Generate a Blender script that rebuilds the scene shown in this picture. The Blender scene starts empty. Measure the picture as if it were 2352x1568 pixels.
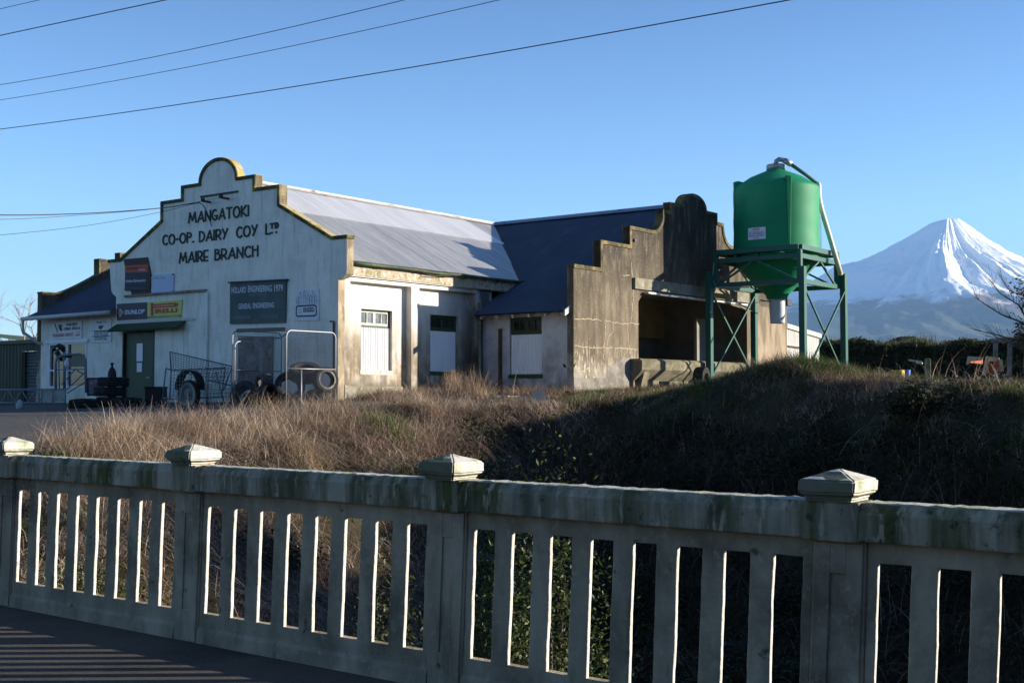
import bpy, math, random
import numpy as np
from mathutils import Vector, Matrix, noise
from mathutils.geometry import tessellate_polygon
random.seed(7); rng = np.random.default_rng(7)
R = math.radians
SC = bpy.context.scene; COL = SC.collection
# ------------------------------------------------------------------ camera, sky, sun
EYE = 1.55; FOC = 2900.0; CX = 1176.0; CY = 784.0; HOR = 905.0     # plan measures, taken on a 2352 x 1568 frame
PITCH = math.atan((HOR - CY) / FOC)
cd = bpy.data.cameras.new('camera'); cam = bpy.data.objects.new('camera', cd); COL.objects.link(cam)
cam.location = (0, 0, EYE); cam.rotation_euler = (R(90) + PITCH, 0, 0)
cd.sensor_width = 36; cd.lens = 36 * FOC / 2352; cd.clip_start = .05; cd.clip_end = 60000
SC.camera = cam
SUN_EL = R(14.5); SUN_H = Vector((.9997, .022, 0)).normalized()
w = bpy.data.worlds.new('World'); SC.world = w; w.use_nodes = True
nt = w.node_tree; bg = nt.nodes['Background']
sky = nt.nodes.new('ShaderNodeTexSky'); sky.sky_type = 'NISHITA'; sky.sun_disc = False
sky.sun_elevation = SUN_EL; sky.sun_rotation = math.atan2(SUN_H.x, SUN_H.y)
sky.air_density = 1.0; sky.dust_density = 0.0; sky.ozone_density = 5.0; sky.altitude = 0
_t = nt.nodes.new('ShaderNodeTexCoord'); _s = nt.nodes.new('ShaderNodeSeparateXYZ'); nt.links.new(_t.outputs['Generated'], _s.inputs[0])
_r = nt.nodes.new('ShaderNodeValToRGB'); nt.links.new(_s.outputs[2], _r.inputs[0])       # clear winter air: the sky deepens quickly above the horizon
_e = _r.color_ramp.elements; _e[0].position = .14; _e[0].color = (1, 1, 1, 1); _e[1].position = 1.0; _e[1].color = (.42, .43, .50, 1); _k = _e.new(.31); _k.color = (.58, .61, .70, 1)
_m = nt.nodes.new('ShaderNodeMix'); _m.data_type = 'RGBA'; _m.blend_type = 'MULTIPLY'; _m.inputs[0].default_value = 1; nt.links.new(sky.outputs[0], _m.inputs[6]); nt.links.new(_r.outputs[0], _m.inputs[7])
nt.links.new(_m.outputs[2], bg.inputs[0]); bg.inputs[1].default_value = .105
sl = bpy.data.lights.new('sun', 'SUN'); sun = bpy.data.objects.new('sun', sl); COL.objects.link(sun)
sl.energy = 5.0; sl.angle = R(.5); sl.color = (1, .90, .76)
sdir = Vector((SUN_H.x * math.cos(SUN_EL), SUN_H.y * math.cos(SUN_EL), math.sin(SUN_EL)))
sun.rotation_euler = (-sdir).to_track_quat('-Z', 'Y').to_euler(); sun.location = sdir * 50
SC.view_settings.view_transform = 'Standard'; SC.view_settings.look = 'None'
SC.view_settings.exposure = 1.38; SC.view_settings.gamma = 1
SC.cycles.max_bounces = 6; SC.cycles.transparent_max_bounces = 8
# ------------------------------------------------------------------ plan geometry
cp, sp = math.cos(PITCH), math.sin(PITCH)
def ray(u, v):
    x = (u - CX) / FOC; y = -(v - CY) / FOC
    return Vector((x, cp - y * sp, sp + y * cp))
CAM = Vector((0, 0, EYE))
def at(u, v, Y):                       # survey point at forward distance Y
    d = ray(u, v); return CAM + d * (Y / d.y)
def atz(u, v, z):
    d = ray(u, v); return CAM + d * ((z - EYE) / d.z)
EF = Vector((-.7986, .6018, 0)); ER = Vector((.6018, .7986, 0))
OP = at(775.8, 890, 30.0); OP.z = 0
BM = Matrix(((ER.x, EF.x, 0, OP.x), (ER.y, EF.y, 0, OP.y), (0, 0, 1, 0), (0, 0, 0, 1)))
BI = BM.inverted()
def pick(u, v, ax, val):               # point of the building plane b = val or a = val, as (b, a, z)
    c = BI @ CAM; d = BI.to_3x3() @ ray(u, v)
    i = 0 if ax == 'b' else 1
    return c + d * ((val - c[i]) / d[i])
ZT = {2: (250, 360, .26786), 1: (0, 560, .3189), 3: (380, 660, .22956), 4: (800, 600, .26782), 5: (1350, 440, .34443),
      6: (1700, 360, .38251), 7: (1900, 500, .2934), 10: (280, 700, .10204), 11: (540, 660, .12756), 12: (90, 720, .15306),
      13: (290, 600, .07653), 14: (100, 770, .08078), 9: (1150, 500, .19133), 15: (1540, 660, .19129), 16: (2200, 700, .16584)}
def zz(k, x, y):
    t = ZT[k]; return ((t[0] + x * t[2]) * .9408, (t[1] + y * t[2]) * .9408)
def FP(k, x, y, b=0.0):                # (a, z) on a plane parallel to the front wall
    p = pick(*zz(k, x, y), 'b', b); return (p.y, p.z)
def SP(k, x, y, a=0.0):                # (b, z) on a plane parallel to the side wall
    p = pick(*zz(k, x, y), 'a', a); return (p.x, p.z)
# ------------------------------------------------------------------ mesh helpers
ORG = {}
class MB:
    def __init__(s): s.v = []; s.f = []; s.mi = []; s.m = 0
    def add(s, vs, fs):
        n = len(s.v); s.v += [Vector(p) for p in vs]
        for f in fs: s.f.append([n + i for i in f]); s.mi.append(s.m)
    def box(s, x0, x1, y0, y1, z0, z1):
        v = [(x, y, z) for x in (x0, x1) for y in (y0, y1) for z in (z0, z1)]
        s.add(v, [(0, 1, 3, 2), (4, 6, 7, 5), (0, 4, 5, 1), (2, 3, 7, 6), (0, 2, 6, 4), (1, 5, 7, 3)]); return s
    def beam(s, p, q, w, h=None, up=(0, 0, 1)):
        p = Vector(p); q = Vector(q); h = h or w; d = (q - p).normalized(); up = Vector(up)
        if abs(d.dot(up)) > .98: up = Vector((1, 0, 0))
        a = d.cross(up).normalized() * w / 2; b = a.cross(d).normalized() * h / 2
        v = [c + x * a + y * b for c in (p, q) for x, y in ((-1, -1), (1, -1), (1, 1), (-1, 1))]
        s.add(v, [(0, 1, 2, 3), (7, 6, 5, 4), (0, 4, 5, 1), (1, 5, 6, 2), (2, 6, 7, 3), (3, 7, 4, 0)]); return s
    def tube(s, pts, r, n=8, cap=True):
        pts = [Vector(p) for p in pts]; L = len(pts)
        rr = r if isinstance(r, (list, tuple)) else [r] * L
        t = (pts[1] - pts[0]).normalized(); up = Vector((0, 0, 1)) if abs(t.z) < .95 else Vector((1, 0, 0))
        a = t.cross(up).normalized(); vs = []
        for i, p in enumerate(pts):
            t = (pts[min(i + 1, L - 1)] - pts[max(i - 1, 0)]).normalized()
            a = (a - t * a.dot(t)).normalized(); b = t.cross(a)
            vs += [p + (a * math.cos(2 * math.pi * k / n) + b * math.sin(2 * math.pi * k / n)) * rr[i] for k in range(n)]
        fs = [(i * n + k, i * n + (k + 1) % n, (i + 1) * n + (k + 1) % n, (i + 1) * n + k) for i in range(L - 1) for k in range(n)]
        if cap: fs += [tuple(range(n))[::-1], tuple((L - 1) * n + k for k in range(n))]
        s.add(vs, fs); return s
    def lathe(s, prof, c=(0, 0, 0), n=32, ax='z', rot=None):
        c = Vector(c); vs = []
        for r, h in prof:
            for k in range(n):
                t = 2 * math.pi * k / n; x, y = r * math.cos(t), r * math.sin(t)
                p = Vector({'z': (x, y, h), 'x': (h, x, y), 'y': (x, h, y)}[ax])
                if rot is not None: p = rot @ p
                vs.append(c + p)
        L = len(prof)
        s.add(vs, [(i * n + k, i * n + (k + 1) % n, (i + 1) * n + (k + 1) % n, (i + 1) * n + k) for i in range(L - 1) for k in range(n)])
        return s
    def prism(s, outer, t0, t1, mp, holes=()):
        loops = [list(outer)] + [list(h) for h in holes]
        tris = tessellate_polygon([[Vector((x, y, 0)) for x, y in lp] for lp in loops])
        flat = [p for lp in loops for p in lp]; n = len(flat)
        vs = [mp(x, y, t0) for x, y in flat] + [mp(x, y, t1) for x, y in flat]
        fs = []
        for t in tris: fs.append(tuple(t)); fs.append(tuple(n + i for i in reversed(t)))
        o = 0
        for lp in loops:
            m = len(lp)
            for i in range(m): j = (i + 1) % m; fs.append((o + i, o + j, n + o + j, n + o + i))
            o += m
        s.add(vs, fs); return s
    def build(s, name, mat=None, parent=None, smooth=False, label=None, org=None, M=None, bevel=0, recalc=True):
        me = bpy.data.meshes.new(name)
        o_ = Vector((0, 0, 0))
        if parent is not None: o_ = ORG.get(parent, o_)
        elif org is not None: o_ = Vector(org)
        me.from_pydata([tuple(p - o_) for p in s.v], [], s.f)
        mats = mat if isinstance(mat, (list, tuple)) else [mat]
        for m in mats:
            if m: me.materials.append(m)
        if len(mats) > 1: me.polygons.foreach_set('material_index', s.mi)
        me.validate()
        if recalc:
            import bmesh
            bm = bmesh.new(); bm.from_mesh(me); bmesh.ops.recalc_face_normals(bm, faces=bm.faces); bm.to_mesh(me); bm.free()
        if smooth: me.polygons.foreach_set('use_smooth', [True] * len(me.polygons))
        me.update()
        ob = bpy.data.objects.new(name, me); COL.objects.link(ob)
        if parent is not None: ob.parent = parent
        else: ob.matrix_world = (M or Matrix()) @ Matrix.Translation(o_)
        ORG[ob] = o_
        if label: ob['label'] = label
        if bevel:
            b = ob.modifiers.new('bevel', 'BEVEL'); b.width = bevel; b.segments = 2; b.limit_method = 'ANGLE'
        return ob
def tag(o, label=None, cat=None, group=None, kind=None):
    for k, v in (('label', label), ('category', cat), ('group', group), ('kind', kind)):
        if v: o[k] = v
    return o
def thing(name, label, cat, org=(0, 0, 0), M=None, group=None):
    o = bpy.data.objects.new(name, None); COL.objects.link(o); o.empty_display_size = .2
    o.matrix_world = (M or Matrix()) @ Matrix.Translation(Vector(org)); ORG[o] = Vector(org)
    return tag(o, label, cat, group)
def copy_tree(o, parent=None):
    c = o.copy(); COL.objects.link(c); c.parent = parent; ORG[c] = ORG.get(o, Vector())
    for ch in [x for x in COL.objects if x.parent == o]: copy_tree(ch, c)
    return c
FW = lambda a, z, t: (t, a, z)          # front-wall map: (a, z) at depth b = t
SW = lambda b, z, t: (b, t, z)          # side-wall map: (b, z) at a = t
def rect(x0, x1, y0, y1): return [(x0, y0), (x1, y0), (x1, y1), (x0, y1)]
def npmesh(name, V, F, mat, attr=None, smooth=False):
    me = bpy.data.meshes.new(name); V = np.asarray(V, np.float32); F = np.asarray(F, np.int32)
    me.vertices.add(len(V)); me.vertices.foreach_set('co', V.ravel())
    k = F.shape[1]; me.loops.add(F.size); me.loops.foreach_set('vertex_index', F.ravel())
    me.polygons.add(len(F)); me.polygons.foreach_set('loop_start', np.arange(0, F.size, k, dtype=np.int32))
    if smooth: me.polygons.foreach_set('use_smooth', np.ones(len(F), bool))
    if attr is not None:
        A = me.attributes.new('tint', 'FLOAT', 'POINT'); A.data.foreach_set('value', np.asarray(attr, np.float32))
    if mat: me.materials.append(mat)
    me.update(calc_edges=True)
    ob = bpy.data.objects.new(name, me); COL.objects.link(ob); return ob
# ------------------------------------------------------------------ materials
def mat(name, base, rough=.85, layers=(), bump=None, metal=0, spec=.3, alpha=1, tint=None, trans=0):
    m = bpy.data.materials.new(name); m.use_nodes = True; t = m.node_tree; N = t.nodes; L = t.links
    b = N['Principled BSDF']; b.inputs['Roughness'].default_value = rough; b.inputs['Metallic'].default_value = metal
    b.inputs['Specular IOR Level'].default_value = spec; b.inputs['Alpha'].default_value = alpha
    tc = N.new('ShaderNodeTexCoord'); sep = N.new('ShaderNodeSeparateXYZ'); L.new(tc.outputs['Object'], sep.inputs[0])
    def rgb(c):
        n = N.new('ShaderNodeRGB'); n.outputs[0].default_value = (*c, 1); return n.outputs[0]
    cur = rgb(base)
    if tint:                               # per-blade / per-leaf colours from the 'tint' attribute
        a = N.new('ShaderNodeAttribute'); a.attribute_name = 'tint'
        r = N.new('ShaderNodeValToRGB'); L.new(a.outputs['Fac'], r.inputs[0])
        els = r.color_ramp.elements
        els[0].position = tint[0][0]; els[0].color = (*tint[0][1], 1); els[1].position = tint[-1][0]; els[1].color = (*tint[-1][1], 1)
        for p, c in tint[1:-1]: e = els.new(p); e.color = (*c, 1)
        cur = r.outputs[0]
    def nz(scale, st, detail=6, rg=.6, dist=0):
        mp = N.new('ShaderNodeMapping'); L.new(tc.outputs['Object'], mp.inputs[0]); mp.inputs['Scale'].default_value = st
        mp.inputs['Location'].default_value = (len(N.values()) * 1.37 % 9, 3.1, len(N.values()) * .73 % 7)
        n = N.new('ShaderNodeTexNoise'); L.new(mp.outputs[0], n.inputs['Vector']); n.inputs['Scale'].default_value = scale
        n.inputs['Detail'].default_value = detail; n.inputs['Roughness'].default_value = rg; n.inputs['Distortion'].default_value = dist
        return n.outputs[0]
    for ly in layers:
        col, sc, lo, hi, amt = ly[:5]; st = ly[5] if len(ly) > 5 and ly[5] else (1, 1, 1); zr = ly[6] if len(ly) > 6 else None
        f = nz(sc, st)
        mr = N.new('ShaderNodeMapRange'); L.new(f, mr.inputs[0]); mr.inputs[1].default_value = lo; mr.inputs[2].default_value = hi
        mr.inputs[4].default_value = amt; fac = mr.outputs[0]
        if zr:
            ax = zr[2] if len(zr) > 2 else 2
            z = N.new('ShaderNodeMapRange'); L.new(sep.outputs[ax], z.inputs[0]); z.inputs[1].default_value = zr[0]; z.inputs[2].default_value = zr[1]
            z.inputs[3].default_value = 1; z.inputs[4].default_value = 0
            # the height band is broken up by noise so it never reads as a ruled line
            n2 = nz(1.3, (1, 1, .4), 4); a2 = N.new('ShaderNodeMath'); a2.operation = 'MULTIPLY_ADD'
            L.new(n2, a2.inputs[0]); a2.inputs[1].default_value = .9; a2.inputs[2].default_value = -.45
            a3 = N.new('ShaderNodeMath'); a3.operation = 'ADD'; a3.use_clamp = True; L.new(z.outputs[0], a3.inputs[0]); L.new(a2.outputs[0], a3.inputs[1])
            mm = N.new('ShaderNodeMath'); mm.operation = 'MULTIPLY'; L.new(fac, mm.inputs[0]); L.new(a3.outputs[0], mm.inputs[1])
            z3 = N.new('ShaderNodeMath'); z3.operation = 'MULTIPLY'; L.new(mm.outputs[0], z3.inputs[0])
            z4 = N.new('ShaderNodeMath'); z4.operation = 'MULTIPLY'; z4.use_clamp = True; L.new(z.outputs[0], z4.inputs[0]); z4.inputs[1].default_value = 6
            L.new(z4.outputs[0], z3.inputs[1]); fac = z3.outputs[0]
        mx = N.new('ShaderNodeMix'); mx.data_type = 'RGBA'; L.new(fac, mx.inputs[0]); L.new(cur, mx.inputs[6]); mx.inputs[7].default_value = (*col, 1)
        cur = mx.outputs[2]
    L.new(cur, b.inputs['Base Color'])
    if bump:
        f = nz(bump[0], bump[2] if len(bump) > 2 else (1, 1, 1), 8, .65); bp = N.new('ShaderNodeBump')
        bp.inputs['Strength'].default_value = bump[1]; bp.inputs['Distance'].default_value = bump[3] if len(bump) > 3 else .02
        L.new(f, bp.inputs['Height']); L.new(bp.outputs[0], b.inputs['Normal'])
    if trans:
        tr = N.new('ShaderNodeBsdfTranslucent'); L.new(cur, tr.inputs[0]); ms = N.new('ShaderNodeMixShader'); ms.inputs[0].default_value = trans
        L.new(b.outputs[0], ms.inputs[1]); L.new(tr.outputs[0], ms.inputs[2]); L.new(ms.outputs[0], N['Material Output'].inputs[0])
    return m
BLK = (.02, .018, .014)
m_front = mat('painted_render', (.80, .80, .71), .8, [((.62, .63, .55), 1.2, .42, .66, .8), ((.46, .47, .40), 3, .5, .75, .7, (2.0, 2.0, .4)),
      ((.82, .82, .76), 2.2, .55, .7, .6, (.5, .5, 2.5)), ((.30, .24, .15), 5, .62, .75, .7, (3, 3, .12)), ((.17, .17, .12), 2.0, .35, .6, .8, None, (1.0, 1.9)),
      ((.40, .42, .40), 30, .55, .7, .4)], (9, .35, (.5, .5, 2), .02))
m_side = mat('weathered_white_wall', (.74, .72, .66), .85, [((.27, .195, .11), 1.7, .22, .52, .92, (1.2, 1.2, .5), (2.3, 4.3)), ((.13, .10, .07), 2.6, .40, .62, .85, (2, 2, .35), (2.0, 4.0)),
      ((.56, .54, .5), 6, .5, .7, .4), ((.07, .065, .05), 2.3, .48, .64, .85, (1.6, 1.6, .5), (1.6, 3.2)), ((.05, .045, .035), 2.2, .22, .48, .92, (1.5, 1.5, .4), (5.5, 4.1, 0)), ((.15, .13, .09), 3, .3, .5, .9, None, (1.75, 1.95))], (40, .5, (1, 1, 1), .01))
m_small = mat('mouldy_white_wall', (.58, .58, .58), .85, [((.12, .12, .11), 1.8, .42, .62, .9, (1, 1, .7), (1.5, 3.3)), ((.38, .37, .35), 4, .45, .7, .7), ((.05, .05, .04), 2.5, .38, .6, .9, None, (1.6, 2.4))], (30, .4, (1, 1, 1), .01))
m_gable = mat('stained_concrete', (.19, .155, .108), .9, [((.085, .066, .045), 1.6, .34, .60, .95, (1.5, 1.5, .33)), ((.03, .025, .02), 2.6, .18, .46, .97, (2.4, 2.4, .3), (6.3, 3.6)),  # upper black layer: real staining plus silo shade put into the colour
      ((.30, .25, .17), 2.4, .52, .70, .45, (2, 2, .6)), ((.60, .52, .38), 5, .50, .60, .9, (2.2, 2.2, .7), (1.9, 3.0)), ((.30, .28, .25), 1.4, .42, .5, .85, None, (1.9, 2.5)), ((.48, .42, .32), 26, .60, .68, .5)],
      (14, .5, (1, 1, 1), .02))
m_gableR = mat('pink_stained_concrete', (.32, .25, .17), .9, [((.12, .095, .065), 2.0, .42, .62, .8, (1.5, 1.5, .33)), ((.55, .24, .14), 2.2, .40, .6, .9, None, (1.9, 3.0)),
      ((.66, .58, .44), 5, .52, .62, .9, (2.5, 2.5, .4), (2.2, 3.3))], (14, .5, (1, 1, 1), .02))
m_edge = mat('stained_wall_edge', (.30, .24, .155), .9, [((.48, .42, .32), 3, .5, .65, .7), ((.14, .11, .075), 4, .48, .64, .8, (2, 2, .5))], (30, .5, (1, 1, 1), .01))
m_cope = mat('lichened_coping', (.045, .045, .025), .9, [((.40, .27, .04), 3.5, .50, .60, .8), ((.10, .11, .03), 6, .4, .6, .6)], (30, .6, (1, 1, 1), .01))
m_copeside = mat('lichened_parapet_edge', (.42, .30, .10), .9, [((.44, .40, .27), 3, .42, .55, .9), ((.14, .13, .05), 5, .5, .65, .9), ((.5, .34, .06), 9, .5, .62, .7)], (30, .5, (1, 1, 1), .01))
m_copedark = mat('mossy_coping', (.10, .085, .04), .9, [((.30, .22, .10), 4, .48, .62, .7), ((.03, .03, .015), 3, .45, .6, .8)], (30, .6, (1, 1, 1), .01))
m_roofA = mat('galvanised_iron', (.53, .53, .53), .6, [((.42, .42, .43), 1.5, .4, .65, .7, (1.5, .3, .3)), ((.72, .71, .69), 12, .5, .7, .5, (3, .1, .1)), ((.30, .27, .24), 20, .66, .72, .6), ((.38, .36, .34), 3, .5, .62, .6, (6, .35, .35))], None, .1, .35)
m_roofAup = mat('new_galvanised_iron', (.86, .85, .83), .5, [((.74, .73, .72), 1.5, .4, .65, .7, (1.5, .3, .3))], None, .1, .4)
m_roofB = mat('blue_painted_iron', (.058, .072, .105), .5, [((.11, .125, .165), 1.5, .55, .72, .7, (.4, 1.6, 1)), ((.042, .055, .08), 1.1, .4, .62, .8), ((.03, .04, .06), 14, .55, .7, .5, (.2, 3, 1))], None, .1, .35)
m_ridge = mat('ridge_capping', (.55, .53, .50), .55, [((.22, .14, .10), 4, .58, .66, .9, (1, 1, 1)), ((.4, .4, .4), 2, .4, .6, .6)], None, .3)
m_ridgeB = mat('ridge_capping_blue', (.20, .27, .36), .55, [((.05, .05, .05), 3, .58, .66, .9)], None, .3)
m_green = mat('green_paint', (.018, .055, .022), .55, [((.03, .045, .02), 4, .45, .65, .7), ((.16, .17, .12), 12, .62, .7, .7)], (20, .2))
m_door = mat('door_green_paint', (.022, .060, .035), .5, [((.03, .05, .03), 3, .4, .6, .6)], (20, .1))
m_gutter = mat('mossy_green_gutter', (.03, .065, .02), .6, [((.09, .12, .03), 4, .5, .6, .8), ((.10, .06, .03), 6, .56, .62, .9), ((.015, .02, .01), 3, .45, .6, .7)], (20, .3))
m_fascia = mat('peeling_fascia', (.42, .35, .25), .85, [((.24, .14, .09), 7, .55, .64, .5), ((.16, .17, .06), 2.2, .54, .64, .7), ((.7, .66, .6), 9, .55, .62, .8), ((.12, .09, .06), 7, .56, .64, .8)], (30, .5))
m_panel = mat('white_iron_sheet', (.80, .81, .82), .45, [((.62, .6, .56), 3, .5, .7, .5, (2, 2, .4))])
m_frame = mat('flaking_window_paint', (.55, .55, .50), .7, [((.22, .26, .18), 9, .52, .62, .6), ((.3, .28, .24), 14, .5, .6, .6)])
m_glass = mat('dusty_glass', (.10, .12, .13), .12, [((.35, .38, .40), 2.5, .4, .7, .8)], None, 0, .6)
m_glassdk = mat('dark_glass', (.015, .018, .018), .12, [((.07, .07, .065), 3, .5, .7, .8)], None, 0, .6)
m_white = mat('white_board', (.74, .76, .80), .5, [((.60, .62, .66), 3, .4, .7, .5)])
m_cream = mat('cream_board', (.5, .5, .47), .7)
m_ltr = mat('lettering_paint', (.035, .060, .045), .8, [((.12, .15, .12), 8, .55, .65, .7)])
m_black = mat('black_paint', (.012, .012, .013), .5)
m_rust = mat('rusty_steel', (.12, .06, .035), .85, [((.05, .035, .03), 6, .4, .6, .8)], (30, .4))
m_teal = mat('teal_steel_paint', (.010, .092, .064), .42, [((.016, .095, .072), 3, .4, .7, .6), ((.10, .12, .09), 20, .66, .72, .5)], (40, .1))
m_tank = mat('green_plastic_tank', (.002, .23, .095), .62, [((.002, .175, .07), 1.2, .4, .65, .7), ((.05, .27, .13), 2.0, .55, .72, .5, (1, 1, .3))], (3, .12, (1, 1, 1), .02), 0, .3)
m_zinc = mat('galvanised_steel', (.32, .33, .34), .5, [((.28, .29, .30), 8, .45, .65, .6)], None, .6, .5)
m_creampipe = mat('cream_pipe', (.72, .66, .46), .5)
m_bag = mat('white_plastic_bag', (.55, .58, .60), .5, [((.42, .45, .5), 3, .45, .6, .7, (2, 2, .4))], (4, .6, (1, 1, .3), .03))
m_rubber = mat('tyre_rubber', (.010, .010, .010), .8, [((.03, .028, .025), 5, .5, .65, .7)], (20, .3))
m_conc = mat('grey_concrete', (.26, .235, .185), .9, [((.12, .11, .08), 2.2, .42, .62, .8, (1, 1, .5)), ((.17, .17, .08), 3.5, .5, .65, .8), ((.45, .42, .35), 8, .55, .66, .6)], (20, .4))
m_dock = mat('lichened_dock_concrete', (.19, .165, .11), .9, [((.08, .075, .05), 2.4, .42, .6, .8), ((.28, .25, .16), 6, .5, .62, .6), ((.10, .10, .04), 4, .52, .64, .6)], (20, .5))
m_inwall = mat('interior_plaster', (.24, .235, .22), .9, [((.13, .13, .125), 1.6, .4, .6, .7)])
m_incream = mat('interior_cream', (.46, .37, .18), .9, [((.3, .24, .12), 1.5, .4, .6, .7)])
m_red = mat('red_paint', (.40, .06, .03), .6, [((.2, .035, .025), 3, .45, .6, .6)])
# ------------------------------------------------------------------ lettering
def arc(cx, cy, rx, ry, a0, a1, n=12): return [(cx + rx * math.cos(R(a0 + (a1 - a0) * i / n)), cy + ry * math.sin(R(a0 + (a1 - a0) * i / n))) for i in range(n + 1)]
GL = {'M': (.80, [[(0, 0), (.13, 1), (.40, .22), (.67, 1), (.80, 0)]]), 'A': (.62, [[(0, 0), (.36, 1), (.62, 0)], [(.10, .30), (.54, .30)]]),
 'N': (.52, [[(0, 0), (0, 1), (.52, 0), (.52, 1)]]), 'G': (.52, [arc(.28, .5, .28, .5, 60, 330), [(.3, .40), (.54, .40), (.50, .14)]]),
 'T': (.5, [[(0, 1), (.5, 1)], [(.25, 1), (.25, 0)]]), 'O': (.62, [arc(.31, .5, .31, .5, 0, 360, 20)]), 'K': (.5, [[(0, 0), (0, 1)], [(.46, 1), (0, .5), (.5, 0)]]),
 'I': (.02, [[(0, 0), (0, 1)]]), 'C': (.5, [arc(.3, .5, .3, .5, 50, 310, 16)]), '-': (.22, [[(0, .45), (.22, .45)]]), '.': (.06, [[(0, .0), (.09, .0)]]),
 'P': (.42, [[(0, 0), (0, 1)] , [(0, 1)] + arc(.18, .76, .24, .24, 90, -90) + [(0, .52)]]), 'D': (.52, [[(0, 0), (0, 1)], [(0, 1)] + arc(.1, .5, .42, .5, 90, -90, 16) + [(0, 0)]]),
 'R': (.46, [[(0, 0), (0, 1)], [(0, 1)] + arc(.18, .70, .26, .30, 90, -90) + [(0, .40)], [(.14, .40), (.40, .12), (.46, 0)]]), 'Y': (.5, [[(0, 1), (.22, .48)], [(.5, 1), (.12, 0)]]),
 'L': (.36, [[(0, 1), (0, 0), (.36, 0)]]), 'E': (.40, [[(.40, 1), (0, 1), (0, 0), (.40, 0)], [(0, .36), (.36, .36)]]), 'B': (.42, [[(0, 0), (0, 1)], [(0, 1)] + arc(.16, .82, .2, .18, 90, -90) + [(0, .64)], [(0, .64)] + arc(.18, .32, .26, .32, 90, -90) + [(0, 0)]]),
 'H': (.46, [[(0, 0), (0, 1)], [(.46, 0), (.46, 1)], [(0, .62), (.46, .62)]])}
def stroke_word(mb, word, bl, br, h, mp, th, wd, gap=.20):
    tot = sum(GL[c][0] for c in word) + gap * (len(word) - 1); x = 0; k = 0
    sx = 1 / tot
    for c in word:
        gw, st = GL[c]
        for pl in st:
            for i in range(len(pl) - 1):
                P = []
                for q in (pl[i], pl[i + 1]):
                    f = (x + q[0]) * sx
                    P.append(Vector((bl[0] + (br[0] - bl[0]) * f, bl[1] + (br[1] - bl[1]) * f + q[1] * h)))
                d = (P[1] - P[0]).normalized(); nn = Vector((-d.y, d.x)) * wd / 2; e = d * wd * .35; k += 1
                q = [P[0] - e - nn, P[1] + e - nn, P[1] + e + nn, P[0] - e + nn]
                mb.prism([(p.x, p.y) for p in q], 0.0, -th - .0007 * (k % 5), mp)
        x += gw + gap
def font_text(mb, s, quad, mp, t, bold=0, shear=0, sp=1.0):
    """lays a line of type into quad = (BL, BR, TR, TL) given in the wall's own 2-D measures"""
    c = bpy.data.curves.new('t', 'FONT'); c.body = s; c.size = 1; c.resolution_u = 3; c.offset = bold; c.shear = shear; c.space_character = sp
    o = bpy.data.objects.new('t', c); COL.objects.link(o); bpy.context.view_layer.update()
    me = bpy.data.meshes.new_from_object(o.evaluated_get(bpy.context.evaluated_depsgraph_get()))
    vs = [v.co.copy() for v in me.vertices]; fs = [tuple(p.vertices) for p in me.polygons]
    bpy.data.objects.remove(o); bpy.data.curves.remove(c); bpy.data.meshes.remove(me)
    if not vs: return
    x0 = min(v.x for v in vs); x1 = max(v.x for v in vs); y0 = min(v.y for v in vs); y1 = max(v.y for v in vs)
    if not any(ch in 'gjpqy,' for ch in s): y0 = 0 if y0 > -.05 else y0
    BL, BR, TR, TL = [Vector(q) for q in quad]; out = []
    for v in vs:
        fx = (v.x - x0) / (x1 - x0); fy = (v.y - y0) / (y1 - y0)
        p = (BL * (1 - fx) + BR * fx) * (1 - fy) + (TL * (1 - fx) + TR * fx) * fy
        out.append(mp(p.x, p.y, t))
    mb.add(out, fs)
def rquad(k, x0, y0, x1, y1, sl=0.0, f=FP, **kw):   # quad from a left/right pair with slope sl
    dy = (x1 - x0) * sl
    return (f(k, x0, y1, **kw), f(k, x1, y1 + dy, **kw), f(k, x1, y0 + dy, **kw), f(k, x0, y0, **kw))
# ------------------------------------------------------------------ the dairy factory
FAC = thing('dairy_factory', 'long white rendered factory hall with stepped and arched gables and grey iron roof', 'building', (0, 0, 0), BM)
bI = pick(1109, 800, 'a', 0).x                              # inner corner of the side wall
bL = bI - .22
aB = pick(1317.7, 800, 'b', bL).y                           # plane of the stained gable
def GP(x, y, k=5): return SP(k, x, y, aB)
# front gable outline in (a, z)
pts = [FP(2, *p) for p in [(2228, 800), (2095, 808)]]
tr_, s1 = FP(2, 1620, 520), FP(2, 1620, 342)
s2, s3 = FP(2, 1398, 372), FP(2, 1398, 250)
aR0, aL0 = FP(2, 1235, 268), FP(2, 883, 332); apex = FP(2, 1095, 92)
ac = (aR0[0] + aL0[0]) / 2; arx = (aL0[0] - aR0[0]) / 2; zb = (aR0[1] + aL0[1]) / 2
print('apex a', ac, 'z', apex[1], 'arc', arx, zb)
z4 = s3[1]; z3 = (s2[1] + s1[1]) / 2
l1 = FP(2, 724, 355); l2 = FP(2, 724, 475); l3 = FP(2, 537, 500); l4 = FP(2, 537, 668); l5 = FP(2, 165, 1022); l6 = FP(2, 62, 1032)
zE = pts[0][1]
print('levels', zE, tr_, z3, z4, l1, l2, l3, l4, l5, l6)
top = [pts[0], (pts[1][0], zE), (tr_[0], tr_[1]), (tr_[0], z3), (s3[0], z3), (s3[0], z4)]
top += [(aR0[0], z4)] + [(ac - arx * math.cos(R(t)), z4 + (apex[1] - z4) * math.sin(R(t))) for t in range(10, 171, 8)] + [(aL0[0], z4)]
top += [(l1[0], z4), (l1[0], z3), (l3[0], z3), (l3[0], l4[1]), (l5[0], zE), (l6[0], zE)]
rc = [FP(2, *p) for p in [(2228, 1110), (2222, 1150), (2200, 1180), (2160, 1197)]]        # corbel under the right kneeler
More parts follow.
